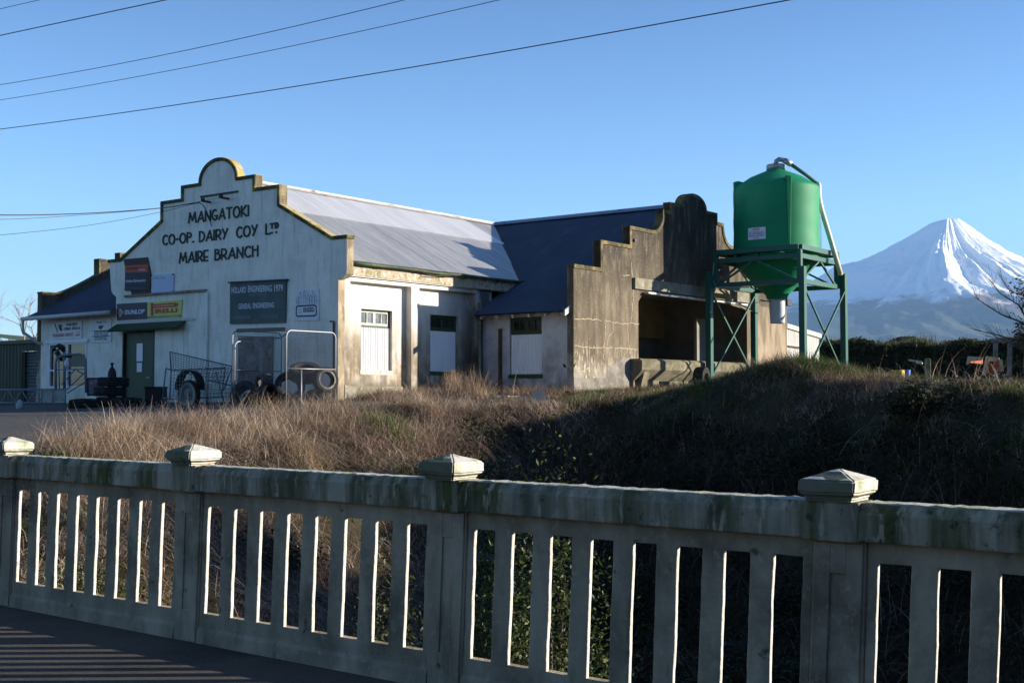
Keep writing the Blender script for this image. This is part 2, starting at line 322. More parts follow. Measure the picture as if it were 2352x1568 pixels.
aw = 0.0; awl = l6[0] - .12 - .02
lowR = [(aw, .3), (aw, rc[-1][1])] + [(p[0], p[1]) for p in rc[::-1][1:]] + []
aLw = FP(2, 125, 1400)[0]
lc = [FP(2, *p) for p in [(80, 1290), (85, 1320), (105, 1345)]]
outline = [(aw, .3), (aw, rc[3][1]), rc[2], rc[1], rc[0]] + top + [(lc[0][0], lc[0][1]), lc[1], lc[2], (aLw, lc[2][1] - .05), (aLw, .3)]
TH = .22
mb = MB()
dl, dr = FP(1, 940, 770)[0], FP(1, 1185, 770)[0]; dt = FP(1, 1060, 770)[1]; db = .95
mb.prism(outline, 0, TH, FW, [rect(dr, dl, .6, dt)])
W = mb.build('front_wall', [m_front, m_edge], FAC)
for p_ in W.data.polygons:
    if p_.normal.y < -.3: p_.material_index = 1
# coping band along the top edge, proud of both faces
def band(poly, wd, t0, t1, mp, m, parent, name='coping', side=-1):
    P = [Vector(p) for p in poly]; n = len(P); inner = []
    for i in range(n):
        d0 = (P[i] - P[i - 1]).normalized() if i else (P[1] - P[0]).normalized()
        d1 = (P[i + 1] - P[i]).normalized() if i < n - 1 else d0
        n0 = Vector((-d0.y, d0.x)); n1 = Vector((-d1.y, d1.x)); b = (n0 + n1); b = b.normalized() if b.length > .01 else n0
        inner.append(P[i] + b * (wd / max(.5, b.dot(n0))) * side)
    mb = MB()
    for t, q, e in ((t0, t1, 0),):
        vs = [mp(p.x, p.y, t) for p in P] + [mp(p.x, p.y, t) for p in inner] + [mp(p.x, p.y, q) for p in P] + [mp(p.x, p.y, q) for p in inner]
        fs = []
        for i in range(n - 1):
            fs += [(i, i + 1, n + i + 1, n + i), (2 * n + i + 1, 2 * n + i, 3 * n + i, 3 * n + i + 1), (i + 1, i, 2 * n + i, 2 * n + i + 1), (n + i, n + i + 1, 3 * n + i + 1, 3 * n + i)]
        fs += [(0, n, 3 * n, 2 * n), (n - 1, 3 * n - 1, 4 * n - 1, 2 * n - 1)]
        mb.add(vs, fs)
    return mb.build(name, m, parent)
up = [(x, z + .012) for x, z in top]; up[0] = (up[0][0] - .03, up[0][1]); up[-1] = (up[-1][0] + .03, up[-1][1])
band(up, .085, -.035, TH + .012, FW, m_cope, FAC, side=-1)
# lichened inner lining seen on the step sides and the back of the parapet
band([(x, z + .016) for x, z in top], .05, .0, TH + .016, FW, m_copeside, FAC, 'parapet_edge', side=-1)
# raised words
def w2(word, xl, yl, xr, yr, ht):
    L = MB()
    bl, br = FP(2, xl, yl), FP(2, xr, yr); tl = FP(2, xl, yl - ht)
    stroke_word(L, word, bl, br, tl[1] - bl[1], FW, .025, .042); L.build('lettering', m_ltr, FAC)
for a in [('MANGATOKI', 790, 690, 1335, 622, 90), ('CO-OP.', 555, 888, 832, 860, 84), ('DAIRY', 888, 858, 1142, 830, 88), ('COY', 1228, 822, 1412, 798, 90), ('L', 1494, 790, 1530, 786, 90),
          ('T', 1535, 738, 1563, 735, 40), ('D', 1580, 732, 1604, 729, 42), ('.', 1542, 778, 1548, 777, 20), ('.', 1582, 774, 1588, 773, 20), ('MAIRE', 705, 1055, 962, 1030, 90), ('BRANCH', 1030, 1026, 1418, 990, 92)]: w2(*a)
mb = MB(); p, q = FP(2, 900, 452), FP(2, 1240, 402); mb.beam((-.02, p[0], p[1]), (-.02, q[0], q[1]), .05, .04); mb.build('ledge_bar', m_ltr, FAC)
# ledge and conduit on the front
mb = MB(); p, q = FP(2, 215, 1357), FP(2, 955, 1325); mb.box(-.07, 0, q[0], p[0], p[1] - .03, p[1] + .03); mb.build('ledge', m_conc, FAC)
mb = MB(); q = FP(2, 968, 1318); mb.tube([(-.04, q[0], 1.0), (-.04, q[0], q[1])], .03); mb.build('conduit', m_front, FAC, True)
mb = MB(); q = FP(3, 1903, 540); mb.tube([(-.03, q[0], 1.2), (-.03, q[0], q[1]), (-.03, q[0] + .12, q[1])], .022); mb.build('conduit', m_rust, FAC, True)
mb = MB(); a0, z0 = FP(3, 885, 712); a1, z1 = FP(3, 1250, 1190); mb.box(-.025, 0, a1, a0, z1, z0)
m_ply = mat('weathered_plywood', (.24, .19, .16), .9, [((.12, .09, .07), 7, .5, .6, .8), ((.34, .32, .3), 3, .5, .6, .7)])
mb.build('plywood_patch', m_ply, FAC)
# front door
D = MB().prism(rect(dr + .06, dl - .03, .9, dt - .03), .06, .10, FW).build('door', m_door, FAC)
mb = MB(); a0, z0 = FP(1, 1036, 872); a1, z1 = FP(1, 1080, 1008); mb.prism(rect(a1, a0, z1, z0), .045, .058, FW)
a0, z0 = FP(1, 1037, 1020); a1, z1 = FP(1, 1075, 1090); mb.prism(rect(a1, a0, z1, z0), .045, .058, FW); mb.build('notice', m_white, D)
MB().beam((.03, dr + .22, 2.0), (.03, dr + .36, 2.0), .03).build('handle', m_zinc, D)
mb = MB(); mb.prism([(dl, .8), (dl, dt), (dr, dt), (dr, .8), (dr + .06, .8), (dr + .06, dt - .06), (dl - .05, dt - .06), (dl - .05, .8)], -.01, .12, FW); mb.build('frame', m_black, D)
# little awning above the door: a sloping slab
p, q = FP(10, 70, 1040), FP(10, 1680, 960); zt = FP(10, 900, 850)[1]; zl = FP(10, 900, 1010)[1]
a1_, a0_ = FP(10, 60, 1040)[0] , FP(10, 1700, 980)[0]
mb = MB(); mb.add([(-.02, a0_, zt), (-.02, a1_, zt), (-.32, a1_, zl), (-.32, a0_, zl), (-.0, a0_, zt - .05), (-.0, a1_, zt - .05), (-.30, a1_, zl - .05), (-.30, a0_, zl - .05)],
    [(0, 1, 2, 3), (7, 6, 5, 4), (0, 3, 7, 4), (1, 5, 6, 2), (3, 2, 6, 7), (0, 4, 5, 1)]); mb.build('door_hood', m_green, FAC)
mb = MB(); mb.box(-.03, 0, a0_ - .1, a1_, zt + .0, zt + .07); mb.build('flashing', m_cream, FAC)
# side wall: outer layer with two recesses, inner layer with window openings
zt_ = pick(805, 600, 'a', -.14).z - .34; RD = .2
def S4(x, y, a=0.0): return SP(4, x, y, a)
r1 = [S4(205, 320), S4(765, 372)]; r2 = [S4(835, 380), S4(1352, 430)]
rz = (r1[0][1] + r1[1][1] + r2[1][1]) / 3
mb = MB(); mb.prism([(TH, .3), (r1[0][0], .3), (r1[0][0], rz), (r1[1][0], rz), (r1[1][0], .3), (r2[0][0], .3), (r2[0][0], rz), (r2[1][0], rz), (r2[1][0], .3), (bI + .4, .3), (bI + .4, zt_), (TH, zt_)], 0, RD, SW)
mb.build('side_wall_pilasters', m_side, FAC)
def SR(x, y): return SP(4, x, y, RD)
w1 = rect(SR(308, 0)[0], SR(592, 0)[0], SR(450, 1157)[1], SR(450, 583)[1]); w2_ = rect(SR(938, 0)[0], SR(1193, 0)[0], SR(1060, 1166)[1], SR(1060, 634)[1])
mb = MB(); mb.prism([(TH, .3), (bI + .4, .3), (bI + .4, zt_), (TH, zt_)], RD + .002, RD + .16, SW, [w1, w2_]); mb.build('side_wall', m_side, FAC)
# plinth
mb = MB(); pz = S4(150, 1270)[1]; mb.box(TH + .002, r1[0][0] + .02, -.015, .1, .3, pz); mb.box(r1[0][0], r1[1][0], RD - .03, RD + .1, .3, pz - .02); mb.build('plinth', m_conc, FAC)
def window(rc_, a0, depth, mp, toplit, glass, corr, sgn=1, sillm=None, framem=None, panes=2):
    (x0, z0), (x1, _), (_, z1) = rc_[0], rc_[1], rc_[2]
    framem = framem or m_frame; t = a0 + sgn * depth
    s = lambda d: sorted((t, t + sgn * d))
    tl = z1 - (z1 - z0) * toplit; fw = .05
    mb = MB(); f0, f1 = s(.07)
    mb.prism(rect(x0, x1, z0, z1), f0, f1, mp, [rect(x0 + fw, x1 - fw, z0 + .07, tl - .03), rect(x0 + fw, x1 - fw, tl + .03, z1 - fw)])
    Wn = mb.build('window', m_green, FAC)
    xm = (x0 + x1) / 2; ga = z1 - fw; gb = tl + .03
    for xa, xb in ((x0 + fw, xm), (xm, x1 - fw)):
        mb = MB(); c = (xa + xb) / 2; e = .045
        mb.prism(rect(xa, xb, gb, ga), *sorted((t + sgn * .005, t + sgn * .045)), mp, [rect(xa + e, c - .012, gb + .06, ga - .03), rect(c + .012, xb - e, gb + .06, ga - .03)])
        sh = mb.build('sash', framem, Wn)
        MB().prism(rect(xa + .02, xb - .02, gb + .03, ga - .02), *sorted((t + sgn * .03, t + sgn * .036)), mp).build('pane', glass, Wn)
    # iron sheet over the lower light
    mb = MB(); n = 110 if corr else 1; pa, pb = x0 + fw - .035, x1 - fw + .02; V = []; zlo, zhi = z0 + .06, tl - .02
    tt = t - sgn * .012
    nn = int((pb - pa) / .085 * 8) if corr else 1
    for i in range(nn + 1):
        x = pa + (pb - pa) * i / nn; o = .016 * math.cos(2 * math.pi * (x - pa) / .085) if corr else 0
        V += [mp(x, zlo, tt - sgn * o), mp(x, zhi, tt - sgn * o)]
    mb.add(V, [(2 * i, 2 * i + 2, 2 * i + 3, 2 * i + 1) for i in range(nn)])
    mb.build('iron_sheet', m_panel, Wn, recalc=False)
    mb = MB(); mb.prism(rect(x0 - .03, x1 + .02, z0 - .05, z0 + .055), *sorted((t - sgn * .1, t + sgn * .0)), mp); mb.build('sill', sillm or framem, Wn)
    return Wn
window(w1, RD, .09, SW, .27, m_glass, True)
window(w2_, RD, .09, SW, .26, m_glassdk, False, framem=m_green, sillm=m_green)
# dark backing so the windows do not look into daylight
MB().box(TH + .1, bI, RD + .5, RD + .55, .4, 4.4).build('inner_lining', m_inwall, FAC)
# small wall of the side wing, its window and rafters
zs = 3.9; ws = [FP(4, 1658, 655, bI), FP(4, 1952, 1188, bI)]
w3 = rect(ws[1][0], ws[0][0], ws[1][1], ws[0][1])
mb = MB(); mb.prism(rect(aB + .02, RD, .3, zs), bI, bI + .2, FW, [w3]); mb.build('wing_wall', m_small, FAC)
window(w3, bI, .07, FW, .28, m_glassdk, True, framem=m_green, sillm=m_green)
MB().box(bI + .6, bI + .65, aB + .3, 0, .5, 3.6).build('inner_lining', m_inwall, FAC)
mb = MB(); q = FP(4, 1578, 755, bI); mb.box(bI - .05, bI, q[0] - .05, q[0] + .05, 1.2, q[1]); mb.build('timber_batten', m_rust, FAC)
# ------------------------------------------------------------------ roofs
aRg, zRg = ac, 7.2; aEv = -.14; zEv = pick(805, 600, 'a', aEv).z + .02
mA = (zRg - zEv) / (aRg - aEv)
bC = GP(1000, 300)[0]; bE = bI - .42; zBe = pick(1110, 722, 'b', bE).z
mB_ = (zRg - zBe) / (bC - bE)
print('bI %.2f aB %.2f ridge a %.2f zE %.2f eave z %.2f mA %.3f bC %.2f zBe %.2f mB %.3f' % (bI, aB, aRg, zE, zEv, mA, bC, zBe, mB_))
zA = lambda a: zRg - mA * (aRg - a); zB = lambda b: zRg - mB_ * (bC - b)
bV = bC - (zRg - zEv) / mB_                      # where the valley meets the eave
def corr(f, u0, u1, pitch, amp, lo, hi, name, m, parent, rows=2, thick=True):
    """corrugated sheets: waves run along u, sheets fall along v between lo(u) and hi(u); f(u, v) is the plane"""
    n = int((u1 - u0) / pitch * 6); V = np.zeros((n + 1, rows, 3))
    P0 = Vector(f(u0, lo(u0))); nrm = (Vector(f(u0 + 1, lo(u0))) - P0).cross(Vector(f(u0, lo(u0) + 1)) - P0).normalized()
    if nrm.z < 0: nrm = -nrm
    for i in range(n + 1):
        u = u0 + (u1 - u0) * i / n; a, b = lo(u), hi(u); o = amp * math.cos(2 * math.pi * u / pitch) + .004 * math.sin(u * 3.1) + (.006 if (u % .76) < .03 else 0)
        for j in range(rows): V[i, j] = Vector(f(u, a + (b - a) * j / (rows - 1))) + nrm * o
    idx = np.arange((n + 1) * rows).reshape(n + 1, rows)
    F = np.stack([idx[:-1, :-1], idx[1:, :-1], idx[1:, 1:], idx[:-1, 1:]], -1).reshape(-1, 4)
    ob = npmesh(name, V.reshape(-1, 3), F, m, smooth=True); ob.parent = parent; ORG[ob] = Vector(); return ob
val = lambda b: aEv if b < bV else aEv + (b - bV) * (aRg - aEv) / (bC - bV)
asp = pick(*zz(2, 1850, 606), 'a', aRg)       # sheet lap line, found on the roof plane below
def on_roofA(u, v):
    c = BI @ CAM; d = BI.to_3x3() @ ray(u, v); t = (zRg - mA * (aRg - c.y) - c.z) / (d.z - mA * d.y); return c + d * t
lap = on_roofA(*zz(2, 1900, 622)).y; lap2 = on_roofA(*zz(9, 0, 440)).y; print('lap', lap, lap2)
lap = (lap + lap2) / 2
corr(lambda b, a: (b, a, zA(a)), TH - .02, bC, .076, .013, val, lambda b: max(lap + .12, val(b)), 'roof_lower_sheets', m_roofA, FAC)
bU = on_roofA(*zz(9, 420, 500)).x
corr(lambda b, a: (b, a, zA(a) + .022), TH - .02, min(bU, bC - .6), .076, .013, lambda b: max(lap, val(b)), lambda b: aRg, 'roof_upper_sheets', m_roofAup, FAC)
corr(lambda b, a: (b, a, zA(a) + .004), min(bU, bC - .6), bC, .076, .013, lambda b: max(lap, val(b)), lambda b: aRg, 'roof_upper_sheets', m_roofA, FAC)
corr(lambda b, a: (b, 2 * aRg - a, zA(a)), TH - .02, bC, .076, .013, lambda b: aEv, lambda b: aRg, 'roof_far_slope', m_roofA, FAC)
lowB = lambda a: (bE if a < .0 else bE + 0 if a < -.001 else bV + (a - aEv) * (bC - bV) / (aRg - aEv))
corr(lambda a, b: (b, a, zB(b)), aB + .16, 0.0, .076, .013, lambda a: bE, lambda a: bC, 'wing_roof', m_roofB, FAC)
corr(lambda a, b: (b, a, zB(b)), 0.0, aRg, .076, .013, lambda a: bV + (a - aEv) * (bC - bV) / (aRg - aEv), lambda a: bC, 'wing_roof', m_roofB, FAC)
corr(lambda a, b: (2 * bC - b, a, zB(b)), aB + .16, aRg + 8, .076, .013, lambda a: bE, lambda a: bC, 'wing_roof_far_slope', m_roofB, FAC)
# underside of the lower wing roof, valley, ridges
mb = MB(); mb.add([(bE, aB + .16, zBe - .03), (bE, 0, zBe - .03), (bC, 0, zRg - .03), (bC, aB + .16, zRg - .03)], [(0, 1, 2, 3)]); mb.build('roof_boarding', m_black, FAC)
mb = MB(); mb.beam((bV - .1, aEv - .1, zEv - .03), (bC, aRg, zRg + .01), .16, .03); mb.build('valley_gutter', m_black, FAC)
mb = MB()
for sgn in (1, -1): mb.add([(TH, aRg, zRg + .05), (bC, aRg, zRg + .05), (bC, aRg - sgn * .2, zRg + .05 - .2 * mA + .01), (TH, aRg - sgn * .2, zRg + .05 - .2 * mA + .01)], [(0, 1, 2, 3)])
mb.tube([(TH, aRg, zRg + .06), (bC, aRg, zRg + .06)], .03); mb.build('ridge_capping', m_ridge, FAC, recalc=False)
mb = MB()
for sgn in (1, -1): mb.add([(bC, aB + .2, zRg + .05), (bC, aRg, zRg + .05), (bC - sgn * .2, aRg, zRg + .06 - .2 * mB_), (bC - sgn * .2, aB + .2, zRg + .06 - .2 * mB_)], [(0, 1, 2, 3)])
mb.tube([(bC, aB + .2, zRg + .06), (bC, aRg, zRg + .06)], .03); mb.build('ridge_capping', m_ridgeB, FAC, recalc=False)
# gutter and fascia on the hall's eave; it sags a little and has rusted through in the middle
mb = MB(); gp = [(TH + .0 + (bV - TH + .1) * i / 14, aEv - .06, zEv - .055 - .005 * math.sin(i * 1.3) - (.015 if 5 < i < 8 else 0)) for i in range(15)]
mb.tube(gp, .045, 8); mb.build('gutter', m_gutter, FAC, True)
mb = MB(); mb.box(TH, bV + .1, -.10, -.07, zEv - .34, zEv - .08); mb.build('fascia', m_fascia, FAC)
mb = MB(); mb.box(TH, bV + .2, -.075, .0, zEv - .36, zEv - .33); mb.build('soffit', m_side, FAC)
mb = MB()
for b in (1.2, 2.6, 3.3, 4.6, 6.0): mb.beam((b, aEv + .04, zEv - .12), (b, aEv - .12, zEv - .09), .02)
mb.tube([(2.9, aEv - .07, zEv - .09), (3.0, aEv - .1, zEv - .14), (3.3, aEv - .08, zEv - .15), (3.9, aEv - .08, zEv - .10)], .012, 6); mb.build('gutter_bracket', m_rust, FAC)
mb = MB(); mb.box(TH - .02, TH + .06, -.22, -.0, zEv - .36, zEv + .02); mb.build('gutter_end', m_black, FAC)
# downpipe in the inner corner
mb = MB(); q = S4(1395, 520); mb.tube([(bI - .2, -.05, 1.0), (bI - .2, -.05, q[1])], .045); mb.build('downpipe', m_conc, FAC, True)
# wing eave: rafters and barge board end
for k in range(6):
    a = -.25 - k * (abs(aB) - .5) / 5
    MB().beam((bE + .02, a, zBe - .09), (bI + .05, a, zBe + .1), .05, .09).build('rafter', m_frame, FAC)
mb = MB(); q0 = pick(*zz(4, 2150, 640), 'a', aB + .12); mb.add([(bE - .04, aB + .1, zBe - .14), (bE - .04, aB + .1, zBe + .02), (bE + .62, aB + .1, zBe + .02 + .62 * mB_), (bE + .62, aB + .1, zBe - .14 + .62 * mB_),
     (bE - .04, aB + .14, zBe - .14), (bE - .04, aB + .14, zBe + .02), (bE + .62, aB + .14, zBe + .02 + .62 * mB_), (bE + .62, aB + .14, zBe - .14 + .62 * mB_)], [(0, 1, 2, 3), (7, 6, 5, 4), (0, 4, 5, 1), (2, 6, 7, 3), (1, 5, 6, 2), (0, 3, 7, 4)]); mb.build('barge_board', m_frame, FAC)
# stained stepped gable
G = [GP(147, 600), GP(333, 620), GP(333, 430), GP(545, 458), GP(540, 327), GP(700, 355), GP(775, 250), GP(775, 210), GP(828, 212), GP(828, 162), GP(910, 172), GP(1000, 100)]
print('gable', [(round(x, 2), round(z, 2)) for x, z in G])
h1 = (G[0][1] + G[1][1]) / 2; h2 = (G[2][1] + G[3][1]) / 2; h3 = (G[4][1] + G[5][1]) / 2; h4 = G[7][1]; h5 = (G[9][1] + G[10][1]) / 2; hA = G[11][1]
half = [(bL, h1), (G[1][0], h1), (G[1][0], h2), (G[4][0], h2), (G[4][0], h3), (G[5][0], h3)]
cx0 = G[5][0]; cx1 = G[7][0]
half += [(cx0 + (cx1 - cx0) * math.sin(R(t)), h3 + (h4 - .12 - h3) * (1 - math.cos(R(t)))) for t in range(10, 91, 10)] + [(cx1, h4), (G[9][0], h4), (G[9][0], h5)]
rA = bC - G[10][0]
full = half + [(bC - rA * math.cos(R(t)), h5 + (hA - h5) * math.sin(R(t))) for t in range(0, 181, 10)] + [(2 * bC - x, z) for x, z in half[::-1]]
bR = 2 * bC - bL
oL = GP(605, 900)[0]; oR = GP(1375, 1000)[0]; oT = GP(640, 800)[1]; oB = GP(620, 1262)[1]
print('opening', oL, oR, oT, oB, 'bR', bR)
hole = [(oL, oB), (oR, oB), (oR, oT - .25), (oR - .25, oT), (oL + .28, oT), (oL, oT - .25)]
GT = .2
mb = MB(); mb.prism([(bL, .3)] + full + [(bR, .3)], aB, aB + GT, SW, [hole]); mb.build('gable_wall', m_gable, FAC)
band([(x, z + .012) for x, z in full], .10, aB - .03, aB + GT + .03, SW, m_copedark, FAC, side=-1)
mb = MB(); q = GP(575, 425); mb.lathe([(.0, 0), (.05, 0), (.05, .05), (0, .05)], (q[0], aB - .05, q[1]), 10, 'y'); mb.build('insulator', m_black, FAC)
# cracks weeping pale lime, thin raised deposits
def crack(pts, w=.016, seed=1):
    r = random.Random(seed); mb = MB(); P = []
    for i in range(len(pts) - 1):
        a, b = Vector(pts[i]), Vector(pts[i + 1]); n = max(2, int((b - a).length / .07))
        for j in range(n): P.append(a.lerp(b, j / n) + Vector((r.uniform(-.02, .02), r.uniform(-.02, .02))))
    P.append(Vector(pts[-1])); ww = [w * r.uniform(.4, 1.2) for _ in P]; V = []
    for i, p in enumerate(P):
        d = (P[min(i + 1, len(P) - 1)] - P[max(i - 1, 0)]).normalized(); n = Vector((-d.y, d.x)) * ww[i] / 2
        V += [SW(p.x + n.x, p.y + n.y, aB - .004), SW(p.x - n.x, p.y - n.y, aB - .004)]
    mb.add(V, [(2 * i, 2 * i + 1, 2 * i + 3, 2 * i + 2) for i in range(len(P) - 1)])
    return mb
m_lime = mat('lime_deposit', (.48, .41, .30), .9, [((.4, .33, .22), 8, .45, .6, .8)])
CR = [[(150, 982), (260, 985), (345, 992)], [(370, 995), (430, 1005), (490, 1018)], [(490, 1018), (550, 1012), (610, 1018)], [(555, 580), (565, 700), (568, 850), (552, 1010)], [(530, 1015), (528, 1080), (540, 1190)],
      [(150, 1175), (240, 1182), (330, 1190), (420, 1185)], [(440, 1190), (520, 1192), (600, 1198)], [(370, 1000), (375, 1100), (360, 1180)], [(425, 1010), (430, 1060), (395, 1110), (385, 1170)], [(185, 1362), (230, 1340), (260, 1325)],
      [(555, 1190), (556, 1240), (550, 1260)], [(495, 675), (545, 675)], [(440, 1190), (440, 1250)], [(1430, 950), (1520, 962)]]
mb = MB()
for i, c in enumerate(CR):
    crack([GP(*p) for p in c], .019, i).build('lime_crack', m_lime, FAC, recalc=False)
# lintel hood above the opening, room behind, right hand patch with pink stain
mb = MB(); zl0 = GP(570, 690)[1]; zl1 = GP(570, 768)[1]
mb.prism(rect(oL - .28, oR - .0, zl1, zl0), aB - .08, aB, SW); mb.build('lintel', m_conc, FAC)
m_soil = mat('bleached_cornice', (.75, .74, .7), .8, [((.3, .29, .27), 5, .45, .6, .8)])
mb = MB(); mb.prism(rect(oL + .25, oR - .3, oT - .02, oT + .03), aB - .18, aB - .02, SW)
mb.build('hood_edge', m_soil, FAC)
mb = MB(); mb.add([(oR - 2.4, aB - .14, oT + .02), (oR - .2, aB - .14, oT + .02), (oR - .2, aB - .7, oT - .32), (oR - 1.2, aB - .62, oT - .22)], [(0, 1, 2, 3)]); 
mb.build('hood_remnant', m_conc, FAC)
ad = aB + 3.6
mb = MB(); mb.box(oL - .6, oR + .6, ad, ad + .1, oB - .2, oT + .3); mb.box(oL - .7, oL - .6, aB + GT, ad, oB - .2, oT + .3); mb.box(oR + .6, oR + .7, aB + GT, ad, oB - .2, oT + .3)
mb.box(oL - .6, oR + .6, aB + GT, ad, oT + .3, oT + .4); mb.build('loading_room', m_inwall, FAC)
mb = MB(); mb.box(oL - .58, oR + .58, ad - .25, ad - .003, oT - .95, oT + .29); mb.build('cream_bulkhead', m_incream, FAC)
mb = MB(); mb.box(oL + .3, oL + 1.3, ad - .3, ad - .26, oB - .2, oT - 1.0); mb.build('red_door', m_red, FAC)
mb = MB(); mb.box(oR - 1.1, oR - .3, aB + 1.2, aB + 1.3, oB, oT - .4); mb.build('inner_pier', m_inwall, FAC)
mb = MB(); mb.box(GP(1430, 1)[0], bR + .005, aB - .006, aB - .002, .3, 4.4); mb.build('gable_repair_panel', m_gableR, FAC)
mb = MB(); mb.prism([(bL + .0, .3), (bL, 1.98), GP(190, 1400), GP(380, 1398), GP(385, 1330), GP(440, 1300), GP(440, 1258), GP(556, 1258), (GP(556, 1258)[0], .3)], aB - .006, aB - .002, SW); mb.build('cement_patch', mat('cement_patch', (.24, .22, .19), .9, [((.12, .11, .09), 2, .45, .6, .8), ((.36, .33, .27), 7, .55, .65, .5)], (20, .4)), FAC)
# loading dock
dk0 = pick(*zz(5, 632, 1262), 'a', aB - .38); dkT = dk0.z; dk1 = pick(*zz(5, 1392, 1298), 'a', aB - .38)
print('dock', dk0, dk1)
b0, b1 = dk0.x, dk1.x
prof = [(aB - .007, dkT), (aB - .30, dkT), (aB - .38, dkT - .06), (aB - .38, dkT - .30), (aB - .33, dkT - .36), (aB - .10, dkT - .60), (aB - .10, .8), (aB - .007, .8)]
mb = MB(); mb.prism(prof, b0, b1, lambda x, y, t: (t, x, y)); mb.build('loading_dock', m_dock, FAC, bevel=.02)
for b in (b0 + .35, (b0 + b1) / 2 + .6, b1 - .5):
    mb = MB(); mb.prism([(aB - .11, dkT - .37), (aB - .32, dkT - .37), (aB - .22, dkT - .75), (aB - .20, .8), (aB - .11, .8)], b - .15, b + .15, lambda x, y, t: (t, x, y)); mb.build('dock_bracket', m_dock, FAC)
mb = MB(); mb.box(oL - .5, oR + .5, aB + .001, ad, dkT - .1, dkT - .003); mb.build('loading_floor', m_conc, FAC)
mb = MB(); q = GP(1680, 870); mb.box(bR - .02, bR + .35, aB - .05, aB + .15, q[1] - .1, q[1] + .12); mb.build('flood_light', m_black, FAC)
# rear wall pieces that close the building
mb = MB(); mb.box(bR - .1, bR - .02, aB + GT, 9, .3, 4.0); mb.build('rear_wall', m_gable, FAC)
# ------------------------------------------------------------------ left wing (office)
bO = .22
aC = pick(92.5, 850, 'b', bO).y
def CP(k, x, y): return SP(k, x, y, aC)
print('aC', aC, 'aLw', aLw)
eC = pick(150, 722, 'b', bO - .42); zCe = eC.z; mC = .5
wO = [FP(12, 205, 775, bO), FP(12, 790, 1480, bO)]
wc = rect(wO[1][0], wO[0][0], wO[1][1], wO[0][1])
mb = MB(); mb.prism(rect(aLw - .02, aC, .3, zCe + .1), bO, bO + .2, FW, [wc]); mb.build('office_wall', m_front, FAC)
bO2 = bO
(x0, z0), (x1, _), (_, z1) = wc[0], wc[1], wc[2]; xm = FP(12, 492, 900, bO)[0]; zm = FP(12, 480, 1200, bO)[1]; e = .05
mb = MB(); mb.prism(rect(x0, x1, z0, z1), bO - .02, bO + .08, FW, [rect(x0 + e, xm - e / 2, zm + e / 2, z1 - e), rect(xm + e / 2, x1 - e, zm + e / 2, z1 - e), rect(x0 + e, xm - e / 2, z0 + e, zm - e / 2), rect(xm + e / 2, x1 - e, z0 + e, zm - e / 2)])
OW = mb.build('window', m_white, FAC)
MB().prism(rect(x0 + .02, x1 - .02, z0 + .02, z1 - .02), bO + .04, bO + .05, FW).build('pane', m_glassdk, OW)
MB().prism(rect(x0 - .1, x1 + .12, z1, z1 + .1), bO - .06, bO - .003, FW).build('head_board', m_white, OW)
m_blind = mat('window_blind', (.17, .17, .13), .8)
MB().prism(rect(x0 + .1, xm - .05, zm + .1, z1 - .35), bO + .037, bO + .0385, FW).build('blind', m_blind, OW)
corr(lambda a, b: (b, a, zCe + mC * (b - bO + .42)), aLw - .0, aC - .02, .076, .013, lambda a: bO - .42, lambda a: 7.0, 'office_roof', m_roofB, FAC)
mb = MB(); zq = zCe + mC * (7.0 - bO + .42) - .03; mb.add([(7.0, aLw, zq), (7.0, aC - .02, zq), (bR - .1, aC - .02, 3.9), (bR - .1, aLw, 3.9)], [(0, 1, 2, 3)]); mb.build('office_far_roof', m_roofB, FAC)
mb = MB(); mb.add([(bO - .42, aC + .25, zCe - .02), (bO - .42, aC - .02, zCe), (bO + .5, aC - .02, zCe + .46)], [(0, 1, 2)]); mb.build('roof_corner', m_roofB, FAC)
mb = MB(); mb.tube([(bO - .48, aLw - .05, zCe - .03), (bO - .48, aC + .25, zCe - .06)], .06); mb.build('gutter', m_cream, FAC, True)
mb = MB(); mb.tube([(bO - .48, aC + .2, zCe - .08), (bO - .46, aC + .2, zCe - .45), (bO - .1, aC + .02, zCe - .75), (bO - .04, aC - .08, zCe - .8)], .045); mb.build('downpipe', m_cream, FAC, True)
for k in range(8):
    a = aLw + .25 + k * (aC - aLw - .4) / 7
    MB().beam((bO - .42, a, zCe - .08), (bO + .02, a, zCe + .1), .05, .08).build('rafter', m_cream, FAC)
C_ = [CP(1, 305, 478), CP(1, 440, 482), CP(1, 752, 345), CP(1, 752, 226), CP(1, 912, 226), CP(1, 912, 180)]
print('office gable', C_)
cz = [C_[0], (C_[1][0], C_[0][1])]
n = 8; p, q = C_[1], C_[2]
cz += [(p[0] + (q[0] - p[0]) * i / n, C_[0][1] + (q[1] - C_[0][1]) * (i / n) ** 1.25) for i in range(1, n + 1)]
cz += [(C_[3][0], C_[3][1]), (C_[4][0], C_[3][1]), (C_[5][0], C_[5][1]), (C_[5][0] + 3.2, C_[5][1] + .2)]
mb = MB(); mb.prism([(bO, .3)] + [(bO, cz[0][1])] + cz[1:] + [(cz[-1][0] + 1.5, cz[-1][1] - 1), (cz[-1][0] + 1.5, .3)], aC - .02, aC + .2, SW); mb.build('office_gable', m_gable, FAC)
band([(bO, cz[0][1] + .012)] + [(x, z + .012) for x, z in cz[1:]], .05, aC - .05, aC + .23, SW, m_copedark, FAC, side=-1)
mb = MB(); mb.box(7.4, bR - .12, aC - .2, aC - .03, .3, 3.9); mb.build('office_side_wall', m_gable, FAC)
mb = MB(); mb.box(bR - .12, bR - .04, 9.01, aC - .03, .3, 4.0); mb.build('rear_wall', m_gable, FAC)
